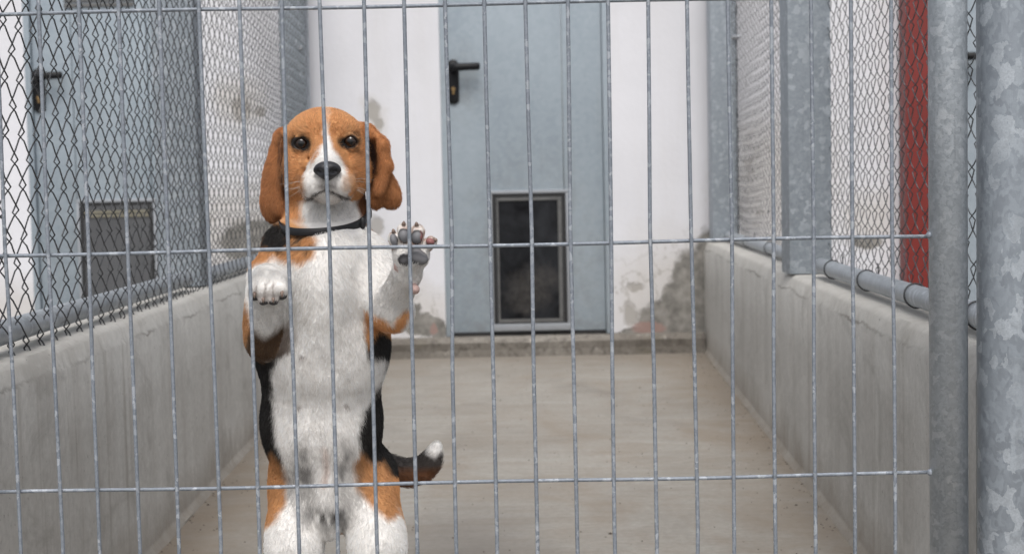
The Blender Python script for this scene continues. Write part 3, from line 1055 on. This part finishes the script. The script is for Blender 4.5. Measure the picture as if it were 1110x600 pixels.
def surface_nets(F, lo, h):
    neg = F < 0
    nx, ny, nz = F.shape
    cnt = np.zeros((nx - 1, ny - 1, nz - 1), np.int8)
    for i in (0, 1):
        for j in (0, 1):
            for k in (0, 1):
                cnt += neg[i:nx - 1 + i, j:ny - 1 + j, k:nz - 1 + k]
    idx = np.argwhere((cnt > 0) & (cnt < 8))
    ids = np.full(cnt.shape, -1, np.int32)
    ids[tuple(idx.T)] = np.arange(len(idx))
    acc = np.zeros((len(idx), 3))
    num = np.zeros(len(idx))
    corner = [(i, j, k) for i in (0, 1) for j in (0, 1) for k in (0, 1)]
    for a in corner:
        for d in range(3):
            if a[d]:
                continue
            b = list(a)
            b[d] = 1
            fa = F[idx[:, 0] + a[0], idx[:, 1] + a[1], idx[:, 2] + a[2]].astype(float)
            fb = F[idx[:, 0] + b[0], idx[:, 1] + b[1], idx[:, 2] + b[2]].astype(float)
            mk = (fa < 0) != (fb < 0)
            t = np.where(mk, fa / np.where(mk, fa - fb, 1), 0)
            pt = np.array(a, float)[None].repeat(len(idx), 0)
            pt[:, d] += t
            acc[mk] += pt[mk]
            num[mk] += 1
    V = lo + h * (idx + acc / num[:, None])
    faces = []
    for d in range(3):
        u, v = (d + 1) % 3, (d + 2) % 3
        s0 = [slice(1, -1)] * 3
        s0[d] = slice(0, -1)
        s1 = [slice(1, -1)] * 3
        s1[d] = slice(1, None)
        A, B = neg[tuple(s0)], neg[tuple(s1)]
        e = np.argwhere(A != B)
        sg = A[tuple(e.T)]
        off = np.ones(3, int)
        off[d] = 0
        e = e + off
        cs = []
        for du, dv in ((-1, -1), (0, -1), (0, 0), (-1, 0)):
            c = e.copy()
            c[:, u] += du
            c[:, v] += dv
            cs.append(ids[tuple(c.T)])
        Q = np.stack(cs, 1)
        Q[~sg] = Q[~sg][:, ::-1]
        faces.append(Q)
    return V, np.concatenate(faces)


DV, DF = surface_nets(F_, LO, H_)
# keep the largest connected surface only
par = np.arange(len(DV))
for _ in range(200):
    mn = par[DF].min(1)
    new = par.copy()
    for c in range(4):
        np.minimum.at(new, DF[:, c], mn)
    new = new[new]
    if (new == par).all():
        break
    par = new
root_id = np.bincount(par).argmax()
keep = par == root_id
remap = np.cumsum(keep) - 1
DF = remap[DF[keep[DF[:, 0]]]]
DV = DV[keep]


def laplace(V, F, it, f=.5):
    n = len(V)
    for _ in range(it):
        acc = np.zeros((n, 3))
        cnt = np.zeros(n)
        for a, b in ((0, 1), (1, 2), (2, 3), (3, 0)):
            for i, j in ((a, b), (b, a)):
                for d in range(3):
                    acc[:, d] += np.bincount(F[:, i], V[F[:, j], d], n)
                cnt += np.bincount(F[:, i], minlength=n)
        V = V + f * (acc / cnt[:, None] - V)
    return V


def vnormals(V, F):
    fn = np.cross(V[F[:, 2]] - V[F[:, 0]], V[F[:, 3]] - V[F[:, 1]])
    n = np.zeros_like(V)
    for c in range(4):
        for d in range(3):
            n[:, d] += np.bincount(F[:, c], fn[:, d], len(V))
    return n / (np.linalg.norm(n, axis=1)[:, None] + 1e-12)


DV = laplace(DV, DF, 2)
DN = vnormals(DV, DF)

# nearest volume of every vertex: which limb it belongs to and which way its coat lies
best = np.full(len(DV), 9.0)
own = np.zeros(len(DV), int)
for i, q in enumerate(PRIMS):
    d = sdf(q, DV)
    if q['tag'].startswith('pad'):
        d = d - .0006
    m_ = d < best
    best[m_] = d[m_]
    own[m_] = i
tags = np.array([q['tag'] for q in PRIMS])
T_ = tags[own]
FLOW = np.stack([q['flow'] for q in PRIMS])[own]


def lattice(p, seed):
    g = np.random.default_rng(seed).random((32, 32, 32))
    i = np.floor(p).astype(int)
    f = p - i
    f = f * f * (3 - 2 * f)
    out = 0
    for a in (0, 1):
        for b in (0, 1):
            for c in (0, 1):
                wgt = (f[:, 0] if a else 1 - f[:, 0]) * (f[:, 1] if b else 1 - f[:, 1]) * (f[:, 2] if c else 1 - f[:, 2])
                out = out + wgt * g[(i[:, 0] + a) % 32, (i[:, 1] + b) % 32, (i[:, 2] + c) % 32]
    return out


def fbm(p, s, seed):
    return lattice(p * s, seed) * .55 + lattice(p * s * 2.1 + 7, seed + 1) * .3 + lattice(p * s * 4.3 + 3, seed + 2) * .15


# coat markings are drawn on the dog's own upright front plane: metres across and up, re-scaled to the reading scale of its depth
MY = 1.90
_o = P(0, 0, MY)
_e1 = P(1, 0, MY) - _o
_e2 = P(0, 1, MY) - _o
_A = np.array([[_e1[0], _e2[0]], [_e1[2], _e2[2]]])
_Ai = np.linalg.inv(_A)


def front(p):
    k = MY / p[:, 1]
    x = p[:, 0] * k
    z = (p[:, 2] - CAMH) * k + CAMH
    return np.stack([x - _o[0], z - _o[2]], 1) @ _Ai.T


def poly_d(uv, poly):
    """signed distance to an outline, negative inside"""
    poly = np.array(poly, float)
    d = np.full(len(uv), 1e9)
    ins = np.zeros(len(uv), bool)
    for a, b in zip(poly, np.roll(poly, -1, 0)):
        e = b - a
        w_ = uv - a
        t = np.clip((w_ @ e) / (e @ e), 0, 1)
        d = np.minimum(d, np.linalg.norm(w_ - t[:, None] * e, axis=1))
        c1 = (a[1] <= uv[:, 1]) & (b[1] > uv[:, 1]) | (b[1] <= uv[:, 1]) & (a[1] > uv[:, 1])
        xx = a[0] + (uv[:, 1] - a[1]) / (e[1] if abs(e[1]) > 1e-9 else 1e-9) * e[0]
        ins ^= c1 & (uv[:, 0] < xx)
    return np.where(ins, -d, d)


WHITE = np.array([.86, .835, .805])
TAN = np.array([.64, .325, .14])
TAN_D = np.array([.25, .105, .045])
BLACK = np.array([.016, .014, .013])
GREY = np.array([.085, .08, .08])
PAD = np.array([.185, .185, .195])
PINK = np.array([.40, .20, .165])
MAT_ = {'head': 0}


def coat(p, n, tg, jitter=0.0, seed=0):
    """fur colour of points on the dog"""
    r_ = np.random.default_rng(seed)
    uv = front(p) + (fbm(p, 60, 5)[:, None] - .5) * np.array([7, 9]) + r_.normal(0, 1, (len(p), 2)) * jitter
    col = np.tile(WHITE, (len(p), 1))
    y = p[:, 1]
    fz = np.array([fbm(p, 45, 9), fbm(p, 90, 12)])

    def put(mask, c):
        nonlocal col
        m_ = np.clip(mask, 0, 1)[:, None]
        col = col * (1 - m_) + np.asarray(c) * m_

    def soft(d, w_):
        return np.clip(.5 - d / (2 * w_), 0, 1)
    head = np.isin(tg, ['head', 'muzzle', 'ear'])
    ear = tg == 'ear'
    body = np.isin(tg, ['body', 'neck', 'limb', 'thigh', 'limbR', 'tail'])
    trunk = np.isin(tg, ['body', 'neck', 'limb', 'thigh'])
    # back and flanks are black with a tan border, legs white
    yb = 1.935 + .02 * (fz[0] - .5)
    put(trunk * soft((yb - .012 - y) * 800, 6), TAN_D)
    put(trunk * soft((yb - y) * 800, 5), BLACK)
    put((tg == 'limbR') * soft((1.925 - y) * 800, 5), TAN_D)
    rump = trunk & (uv[:, 1] > 525)
    put(rump * soft((1.925 - y) * 800, 8) * soft(520 - uv[:, 1], 8), TAN)
    F3 = trunk & (y < 1.99)
    put(F3 * soft(poly_d(uv, [(255, 372), (292, 380), (320, 384), (306, 393), (298, 402), (300, 433), (304, 487), (312, 507), (308, 526), (294, 534), (262, 480), (250, 400)]), 3), BLACK)
    put(F3 * soft(poly_d(uv, [(276, 352), (288, 368), (305, 362), (318, 350), (322, 366), (322, 384), (306, 391), (286, 390), (272, 378)]), 5) * .85, (.115, .070, .042))
    put(F3 * soft(poly_d(uv, [(250, 320), (268, 322), (273, 350), (276, 372), (268, 378), (250, 370)]), 4), TAN * .6)
    put(F3 * soft(poly_d(uv, [(440, 350), (405, 350), (401, 372), (405, 398), (440, 400)]), 3), BLACK)
    put(F3 * soft(poly_d(uv, [(402, 330), (420, 346), (436, 345), (436, 362), (416, 358), (406, 382), (402, 372)]), 3), TAN)
    put(F3 * soft(poly_d(uv, [(436, 398), (421, 400), (420, 420), (414, 434), (401, 452), (396, 478), (399, 505), (410, 512), (440, 514)]), 3), BLACK)
    put(F3 * soft(poly_d(uv, [(299, 500), (309, 510), (318, 530), (317, 552), (308, 572), (296, 584), (280, 580), (284, 525)]), 4), TAN * .80)
    put(F3 * soft(poly_d(uv, [(398, 498), (412, 510), (424, 510), (434, 530), (446, 570), (430, 576), (408, 556), (394, 540), (392, 510)]), 4), TAN * .80)
    put(F3 * soft(poly_d(uv, [(400, 398), (426, 395), (426, 416), (412, 434), (402, 446)]), 3), WHITE)
    put((F3 | np.isin(tg, ['limbR', 'foreR'])) * soft(poly_d(uv, [(398, 338), (412, 347), (431, 359), (445, 343), (452, 341), (438, 370), (414, 364), (402, 356)]), 2.0), TAN)
    # sparse grey belly and the dark groin
    g1 = soft(poly_d(uv, [(322, 500), (345, 484), (372, 484), (394, 500), (400, 530), (396, 560), (384, 580), (336, 580), (322, 560), (316, 530)]), 11)
    gs = fbm(p * np.array([1.0, 1.0, .38]), 85, 41)
    sides = np.clip(np.abs(uv[:, 0] - 358) / 14 - .35, .12, 1)
    put((tg != 'tail') * trunk * (y < 1.94) * g1 * sides * (.28 + .42 * np.clip((gs - .40) * 5, 0, 1)), GREY * .9)
    put(trunk * (y < 1.94) * soft(poly_d(uv, [(345, 562), (380, 562), (380, 580), (366, 592), (350, 580)]), 8) * np.clip((gs - .40) * 5, 0, .7), BLACK * 2)
    for sx_ in (357, 371.5):
        put(trunk * (y < 1.94) * soft(np.hypot(uv[:, 0] - sx_, uv[:, 1] - 573) - 3.0, 1.5) * .9, BLACK * 1.5)
    put(trunk * (y < 1.93) * soft(poly_d(uv, [(357, 496), (362, 496), (363, 538), (357, 540)]), 3) * .6, (.38, .25, .20))
    put(trunk * (y < 1.93) * soft(poly_d(uv, [(310, 330), (390, 330), (398, 440), (385, 500), (318, 500), (305, 430)]), 20) * np.clip((fz[1] - .52) * 3.0, 0, .22), (.45, .42, .39))
    for nx_, ny_ in ((333.5, 394), (331, 451), (382, 447)):
        put(trunk * (y < 1.93) * soft(np.hypot(uv[:, 0] - nx_, uv[:, 1] - ny_) - 2.2, 1.5) * .8, (.20, .15, .14))
    # shoulder patch at the dog's right
    put(trunk * soft(poly_d(uv, [(296, 238), (318, 240), (336, 250), (347, 262), (345, 283), (330, 290), (312, 286), (300, 282), (286, 300), (270, 306), (264, 296), (284, 262)]), 4), TAN * .85)
    put(trunk * soft(poly_d(uv, [(290, 238), (312, 246), (318, 262), (312, 276), (298, 274), (284, 270)]), 4), BLACK)
    put(trunk * soft(poly_d(uv, [(316, 252), (338, 258), (346, 268), (336, 276), (320, 268)]), 5) * np.clip((fz[1] - .35) * 4, 0, .9), BLACK * 2)
    put((tg == 'limb') * soft(poly_d(uv, [(250, 286), (276, 292), (316, 286), (316, 330), (302, 360), (284, 368), (276, 350), (268, 335), (250, 330)]), 3), WHITE)
    fore = tg == 'fore'
    put((fore | (tg == 'limb')) * soft(poly_d(uv, [(262, 352), (276, 362), (290, 372), (306, 364), (316, 350), (326, 362), (322, 394), (290, 402), (262, 392)]), 5), (.115, .070, .042))
    put((fore | (tg == 'limb')) * soft(poly_d(uv, [(250, 320), (269, 322), (273, 340), (277, 366), (268, 380), (250, 370)]), 2.5), TAN * .6)
    # neck: white throat, tan sides and nape
    neck = tg == 'neck'
    put((neck | head) * soft(poly_d(uv, [(290, 190), (332, 205), (327, 222), (330, 232), (332, 243), (318, 244), (300, 240)]), 4), TAN)
    put(neck * soft((1.93 - y) * 800, 8) * soft(uv[:, 1] - 250, 4), TAN_D)
    # head
    put(head, TAN)
    put(head * np.clip((fz[0] - .5) * 1.6, 0, .5), TAN_D * 1.3)
    for bx, by in ((329, 142), (378, 140)):
        put(head * soft(np.hypot((uv[:, 0] - bx) / 1.4, uv[:, 1] - by) - 4, 4) * .5, (.62, .37, .19))
    for bx, by in ((313, 182), (393, 180)):
        put(head * soft(np.hypot(uv[:, 0] - bx, (uv[:, 1] - by) / 2.4) - 5, 6) * .5, TAN_D * 1.2)
    for bx, by in ((331, 176), (378, 173), (352, 130), (322, 127), (384, 128)):
        put(head * soft(np.hypot(uv[:, 0] - bx, (uv[:, 1] - by) / 1.3) - 4, 6) * .35, (.66, .36, .16))
    hd = head & ~ear
    put(hd * soft(poly_d(uv, [(352, 112), (359, 112), (358, 140), (359.5, 152), (363, 163), (371, 172), (377, 183), (381, 196), (384, 210), (376, 222), (396, 226), (392, 260), (330, 260), (326, 226), (335, 219), (330, 208), (332, 192), (336, 182), (342, 173), (348, 165), (353, 156), (354, 140)]), 2.0), WHITE)
    put(hd * soft(poly_d(uv, [(343, 100), (366, 100), (362, 136), (350, 136)]), 4) * .75, TAN * 1.08)
    put(hd * soft(poly_d(uv, [(374, 192), (388, 190), (387, 208), (376, 210), (372, 204)]), 3) * .75, np.array([.50, .33, .22]))
    put(hd * soft(poly_d(uv, [(326, 192), (333, 194), (334, 208), (327, 208)]), 3) * .6, np.array([.50, .33, .22]))
    for mx, my in ((338, 196), (343, 200), (339, 203), (370, 196), (375, 199), (371, 203), (346, 196), (366, 199)):
        put(hd * soft(np.hypot(uv[:, 0] - mx, uv[:, 1] - my) - .8, .6) * .45, (.15, .12, .10))
    # worry lines on the brow: crease shading painted into the coat colour
    for ln in ([(322, 143), (330, 138), (340, 141)], [(366, 140), (375, 136), (386, 140)]):
        for a, b in zip(ln[:-1], ln[1:]):
            put(hd * soft(poly_d(uv, [a, b, (b[0] + .1, b[1] + .8), (a[0] + .1, a[1] + .8)]) - .8, 1.5) * .22, TAN_D)
    put(hd * soft(poly_d(uv, [(346, 192), (366, 192), (368, 205), (357, 209), (346, 206)]), 4) * np.clip((fz[1] - .36) * 4, .15, .7), (.16, .14, .13))
    put(hd * soft(poly_d(uv, [(340, 217), (374, 216), (372, 223), (342, 224)]), 2.5) * .35, (.25, .18, .15))
    for (ex, ey, eY), sg in zip(EYES, (-1, 1)):
        d = np.hypot((uv[:, 0] - ex + sg * .3) / 1.28, uv[:, 1] - ey - .2)
        put(hd * soft(d - 9.0, 1.5), BLACK * 1.1)
    for a, b in zip(MOUTH[:-1], MOUTH[1:]):
        put(hd * soft(poly_d(uv, [a[:2], b[:2], (b[0] + .1, b[1] + 1.6), (a[0] + .1, a[1] + 1.6)]) - .7, 1.2) * .92, (.030, .022, .022))
    put(hd * soft(poly_d(uv, [(354.5, 190), (356.5, 190), (357.5, 206), (355.5, 206)]) - .2, .9) * .9, (.03, .025, .025))
    # ears: redder, darker towards the tip, with shade painted inside the fold
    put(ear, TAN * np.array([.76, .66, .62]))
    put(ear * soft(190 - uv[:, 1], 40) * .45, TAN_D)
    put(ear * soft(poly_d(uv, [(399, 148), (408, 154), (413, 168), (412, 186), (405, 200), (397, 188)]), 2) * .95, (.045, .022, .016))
    put((ear | head) * soft(poly_d(uv, [(305, 146), (308, 146), (311, 190), (309, 216), (306, 216), (305, 180)]), 2.0) * .8, (.07, .03, .018))  # painted shade in the crevice between ear and cheek
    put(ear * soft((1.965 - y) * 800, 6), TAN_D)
    # tail
    tl = tg == 'tail'
    put(tl, (.062, .054, .05))
    put(tl * soft(519 - uv[:, 1], 5) * .8, TAN_D * .8)
    put(tl * soft(poly_d(uv, [(480, 506), (461, 493), (456, 470), (500, 465), (492, 500)]), 3), WHITE)
    # bare pads
    pad = np.isin(tg, ['padR', 'padL'])
    put(pad * 1.0, PAD)
    pk = (tg == 'padR') & (uv[:, 0] > 460) & (uv[:, 1] < 268)
    put(pk * .8, (.27, .09, .08))
    put(np.isin(tg, ['stop', 'stop2']) * .75, PINK)
    toe = np.isin(tg, ['toeR', 'toeL'])
    put((tg == 'toeR') * np.clip((fz[1] - .36) * 3.5, 0, .8), (.34, .17, .10))
    for gx in (281.5, 291, 300.5):
        put((tg == 'toeL') * soft(np.abs(uv[:, 0] - gx) - .7, .8) * soft(310 - uv[:, 1], 3) * .75, (.14, .09, .075))
    put((tg == 'toeL') * soft(320 - uv[:, 1], 5) * .35, (.25, .18, .15))
    return col


pad_v = np.isin(T_, ['padR', 'padL', 'stop', 'stop2'])
bare = pad_v | np.any([np.hypot(*((front(DV) - np.array(e[:2])) / np.array([1.25, 1.0])).T) < 8.2 for e in EYES], axis=0) & (T_ == 'head')
# a little unevenness in the surface: loose skin and muscle
DV = DV + DN * ((fbm(DV, 22, 31) - .5) * .0035 * (~np.isin(T_, ['padR', 'padL', 'toeR', 'toeL', 'muzzle', 'head'])))[:, None]
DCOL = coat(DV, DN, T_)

pm_ = np.array([q['tag'].startswith('pad') for q in PRIMS])
dpad = np.min([sdf(q, DV) for q, f in zip(PRIMS, pm_) if f], axis=0)
dnon = np.min([sdf(q, DV) for q, f in zip(PRIMS, pm_) if not f], axis=0)
rim = np.exp(-((dnon - dpad - .0008) / .0016) ** 2) * (dpad < .003)
DCOL = DCOL * (1 - .85 * rim[:, None]) + BLACK * 1.2 * .85 * rim[:, None]
dm = Mat('dog_coat')
a_ = dm.node('ShaderNodeAttribute', attribute_name='coat')
rf_ = dm.node('ShaderNodeAttribute', attribute_name='bare')
dm.set(color=a_.outputs['Color'], rough=dm.math('SUBTRACT', .75, dm.math('MULTIPLY', rf_.outputs['Fac'], .25)), spec=.25)
dm.bump(dm.noise(420, 3, .6), .25, .001)
DOG0 = np.array([P(355, 600, 1.95)[0], 1.95, 0.0])
dog = mesh_obj('dog', DV, DF, dm.m, smooth=True, origin=DOG0)
ca = dog.data.attributes.new('coat', 'FLOAT_COLOR', 'POINT')
ca.data.foreach_set('color', np.concatenate([DCOL, np.ones((len(DCOL), 1))], 1).astype(np.float32).ravel())
ba = dog.data.attributes.new('bare', 'FLOAT', 'POINT')
ba.data.foreach_set('value', bare.astype(np.float32))
tag(dog, 'tan, white and black hound standing upright behind the gate with a paw on the wire', 'dog')

# --- coat hairs
LEN = {'body': .0075, 'neck': .008, 'limb': .007, 'limbR': .0065, 'thigh': .0065, 'shank': .005, 'fore': .0055, 'foreR': .0055, 'toeL': .004, 'toeR': .004, 'tail': .0075, 'head': .0048, 'muzzle': .0034, 'ear': .005}
Q = DF
fa = np.linalg.norm(np.cross(DV[Q[:, 2]] - DV[Q[:, 0]], DV[Q[:, 3]] - DV[Q[:, 1]]), axis=1) / 2
fc_ = DV[Q].mean(1)
dens = fa * np.where(np.isin(T_[Q[:, 0]], ['head', 'muzzle', 'ear', 'toeR', 'toeL', 'fore', 'foreR']), 2.3, 1.0) * np.where(bare[Q[:, 0]], 0, 1.0) * np.where(fc_[:, 1] > 2.0, .55, 1.0)
NH = 240000
pick = rng.choice(len(Q), NH, p=dens / dens.sum())
uu, vv = rng.random(NH)[:, None], rng.random(NH)[:, None]
bil = lambda A: (A[Q[pick, 0]] * (1 - uu) + A[Q[pick, 1]] * uu) * (1 - vv) + (A[Q[pick, 3]] * (1 - uu) + A[Q[pick, 2]] * uu) * vv
root = bil(DV)
nrm = bil(DN)
nrm /= np.linalg.norm(nrm, axis=1)[:, None]
tg = T_[Q[pick, 0]]
flow = FLOW[Q[pick, 0]].copy()
hd = np.isin(tg, ['head', 'muzzle'])
nose_c = wpt(354.5, 178, 1.83)
flow[hd] = root[hd] - nose_c
flow /= np.linalg.norm(flow, axis=1)[:, None] + 1e-9
bodym = np.isin(tg, ['body', 'neck'])
flow[bodym] += np.stack([(root[bodym, 0] - DOG0[0]) * 3.0, np.zeros(bodym.sum()), np.zeros(bodym.sum())], 1)
sw = np.stack([fbm(root, 30, 71 + 3 * i) - .5 for i in range(3)], 1) * .7
flow = flow + sw + rng.normal(0, .22, (NH, 3))
flow -= nrm * (flow * nrm).sum(1)[:, None]
flow /= np.linalg.norm(flow, axis=1)[:, None] + 1e-9
ln = np.array([LEN.get(t, .006) for t in tg]) * rng.uniform(.65, 1.25, NH)
ln = ln[:, None]
lift = rng.uniform(.14, .36, NH)[:, None] * np.where(np.isin(tg, ['head', 'ear']), 1.35, 1.0)[:, None]
_ccx = wpt(353, 237, 1.945)
_ct = np.arctan2(root[:, 1] - _ccx[1], root[:, 0] - _ccx[0])
_cz = _ccx[2] + .001 - .0165 * np.maximum(0, -np.sin(_ct)) ** 1.3 + .016 * np.maximum(0, np.sin(_ct))
under = np.isin(tg, ['body', 'neck', 'head']) & (np.abs(root[:, 2] - _cz - .003) < .011) & (np.hypot(root[:, 0] - _ccx[0], root[:, 1] - _ccx[1]) < .085)
ln[under] *= .25
lift[under] *= .4
p0 = root - nrm * .0006
p1 = root + nrm * ln * lift * .75 + flow * ln * .40
p2 = root + nrm * ln * lift * .95 + flow * ln * .92
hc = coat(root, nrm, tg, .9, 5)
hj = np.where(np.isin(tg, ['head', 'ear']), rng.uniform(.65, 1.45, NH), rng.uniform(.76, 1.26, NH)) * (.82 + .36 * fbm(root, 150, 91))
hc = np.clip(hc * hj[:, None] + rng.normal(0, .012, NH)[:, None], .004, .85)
cv = bpy.data.hair_curves.new('fur')
cv.add_curves([3] * NH)
pts = np.stack([p0, p1, p2], 1) - DOG0
cv.points.foreach_set('position', pts.astype(np.float32).ravel())
ra = cv.attributes.new('radius', 'FLOAT', 'POINT') if 'radius' not in cv.attributes else cv.attributes['radius']
thick = np.where(np.isin(tg, ['head', 'muzzle', 'ear', 'toeR', 'toeL']), .00015, .00019)
ra.data.foreach_set('value', (thick[:, None] * np.array([1.0, .75, .2])).astype(np.float32).ravel())
hcA = cv.attributes.new('coat', 'FLOAT_COLOR', 'CURVE')
hcA.data.foreach_set('color', np.concatenate([hc, np.ones((NH, 1))], 1).astype(np.float32).ravel())
fm = Mat('fur_strands')
a_ = fm.node('ShaderNodeAttribute', attribute_name='coat')
fm.set(color=a_.outputs['Color'], rough=.5, spec=.3)
cv.materials.append(fm.m)
fur = bpy.data.objects.new('fur', cv)
link(fur, dog)

# --- eyes, nose, collar, claws, whiskers
em = Mat('wet_brown_eye')
tcn = em.node('ShaderNodeTexCoord')
sp_ = em.node('ShaderNodeSeparateXYZ')
em.lk(tcn.outputs['Object'], sp_.inputs[0])
rr_ = em.math('SQRT', em.math('ADD', em.math('POWER', sp_.outputs[0], 2.0), em.math('POWER', sp_.outputs[2], 2.0)))
iris = em.ramp(em.math('MULTIPLY', rr_, 100.0), [(.34, (.002, .002, .002)), (.44, (.026, .013, .007)), (.72, (.016, .008, .005)), (.82, (.004, .003, .003)), (.95, (.01, .008, .007))])
em.set(color=iris, rough=.04, spec=.5)
for ex, ey, eY in EYES:
    c = wpt(ex, ey, eY)
    MB().ellipsoid(c, (ER, ER, ER), 28, 18).build('eye', em.m, dog, smooth=True, origin=c)

nm = Mat('wet_black_nose')
nm.set(color=nm.mix(nm.noise(90), (.012, .012, .014), (.032, .032, .036)), rough=.38, spec=.5)
nv = nm.node('ShaderNodeTexVoronoi')
nv.inputs['Scale'].default_value = 900
nm.lk(nm.co(), nv.inputs['Vector'])
nm.bump(nv.outputs['Distance'], .5, .0006)
nc = wpt(354.8, 184.5, 1.8195)
u_, v_ = 48, 32
V, F = [], []
for i in range(v_ + 1):
    th = math.pi * i / v_
    for k in range(u_):
        ph = 2 * math.pi * k / u_
        d = np.array([math.sin(th) * math.cos(ph), math.sin(th) * math.sin(ph), math.cos(th)])
        wx = .0178 * (1.0 if d[2] > -.1 else 1 - .50 * ((-d[2] - .1) / .9) ** 1.1)
        q = np.array([d[0] * wx, d[1] * .0125, d[2] * (.0118 if d[2] > 0 else .0135)])
        # nostrils: deep comma shapes either side, and the cleft between
        for s in (-1, 1):
            gx, gz = (q[0] - s * .0098) / .0048, (q[2] + .0012 + .25 * abs(abs(q[0]) - .0098)) / .0036
            if d[1] < 0:
                q[1] += .0075 * math.exp(-(gx * gx + gz * gz))
        if d[1] < 0 and q[2] < .004:
            q[1] += .0022 * math.exp(-(q[0] / .0011) ** 2)
        V.append(nc + q)
for i in range(v_):
    for k in range(u_):
        k2 = (k + 1) % u_
        F.append([i * u_ + k, (i + 1) * u_ + k, (i + 1) * u_ + k2, i * u_ + k2])
mesh_obj('nose', V, F, nm.m, dog, True, nc)

# collar: a strap lying round the neck, lower at the throat
leather = plain('black_collar_strap', (.010, .010, .012), .5, var=.3)
cc = wpt(353, 237, 1.945)
nm_ = np.isin(T_, ['body', 'neck', 'limb', 'limbR']) & (np.hypot(DV[:, 0] - cc[0], DV[:, 1] - cc[1]) < .085)
NVx = DV[nm_]
th_ = np.arctan2(NVx[:, 1] - cc[1], NVx[:, 0] - cc[0])
rd_ = np.hypot(NVx[:, 1] - cc[1], NVx[:, 0] - cc[0])
TT = np.linspace(0, 2 * math.pi, 73)[:-1]
zz = np.array([cc[2] + .001 - .0165 * max(0, -math.sin(t)) ** 1.3 + .016 * max(0, math.sin(t)) + .003 * math.cos(t) for t in TT])
rad = []
for t, z in zip(TT, zz):
    da = np.abs((th_ - t + math.pi) % (2 * math.pi) - math.pi)
    s_ = (da < .09) & (np.abs(NVx[:, 2] - z) < .008)
    lim = 1 / math.hypot(math.cos(t) / .056, math.sin(t) / .085)
    rad.append(min(lim, rd_[s_].max()) if s_.any() else min(lim, .055))
rad = np.array(rad)
for _ in range(5):
    rad = np.maximum(rad - .0015, (np.roll(rad, 1) + rad * 2 + np.roll(rad, -1)) / 4)
V, F = [], []
npt = len(TT)
for t, z, r0 in zip(TT, zz, rad + .0045):
    d = np.array([math.cos(t), math.sin(t)])
    for dr, dz in ((-.004, -.0050), (.0012, -.0050), (.0022, -.0036), (.0022, .0036), (.0012, .0050), (-.004, .0050)):
        V.append((cc[0] + d[0] * (r0 + dr), cc[1] + d[1] * (r0 + dr), z + dz))
for i in range(npt):
    j = (i + 1) % npt
    for k in range(6):
        k2 = (k + 1) % 6
        F.append([i * 6 + k, j * 6 + k, j * 6 + k2, i * 6 + k2])
mesh_obj('collar', V, F, leather, dog, True)
# a short free end of the strap with its keeper at the dog's left
t_ = math.radians(318)
kq = int(round(t_ / (2 * math.pi) * npt)) % npt
kp = np.array([cc[0] + math.cos(TT[kq]) * (rad[kq] + .0075), cc[1] + math.sin(TT[kq]) * (rad[kq] + .0075), zz[kq]])
MB().ellipsoid(kp, (.0045, .0035, .0085), 14, 10).build('collar_keeper', leather, dog, smooth=True)

horn = plain('dark_claw_horn', (.22, .16, .13), .4, var=.4, scale=300)
for a, b in (((427, 252.5, 1.796), (426, 248, 1.791)), ((437.6, 244.5, 1.793), (438, 239.5, 1.788)), ((452, 245, 1.793), (451, 240.5, 1.788)), ((471, 260, 1.797), (474, 260.5, 1.792))):
    A, B = wpt(*a), wpt(*b)
    MB().tube([A, A * .5 + B * .5 + np.array([0, -.0012, .0004]), B], [.0030, .0024, .0007], 10).build('claw', horn, dog, smooth=True)
for dx, py in ((-15, 317), (-5.5, 322), (5.2, 322), (14.6, 316)):
    A, B = wpt(291 + dx, py, 1.792), wpt(291 + dx * 1.02, py + 6, 1.787)
    MB().tube([A, A * .5 + B * .5 + np.array([0, -.0010, .001]), B], [.0026, .0020, .0006], 10).build('claw', horn, dog, smooth=True)

wmat = plain('pale_whisker', (.6, .58, .55), .4)
for s, sx in ((-1, 334), (1, 378)):
    for k in range(6):
        A = wpt(sx - s * rng.uniform(0, 6), 195 + k * 2.2, 1.848)
        L = rng.uniform(.025, .045)
        dd = np.array([s * rng.uniform(.75, 1.0), -.15 + rng.uniform(-.2, .3), rng.uniform(-.35, .15)])
        MB().tube([A, A + dd * L * .5, A + dd * L + np.array([0, 0, -.004])], [.00022, .00016, .00005], 5).build('whisker', wmat, dog, smooth=True)
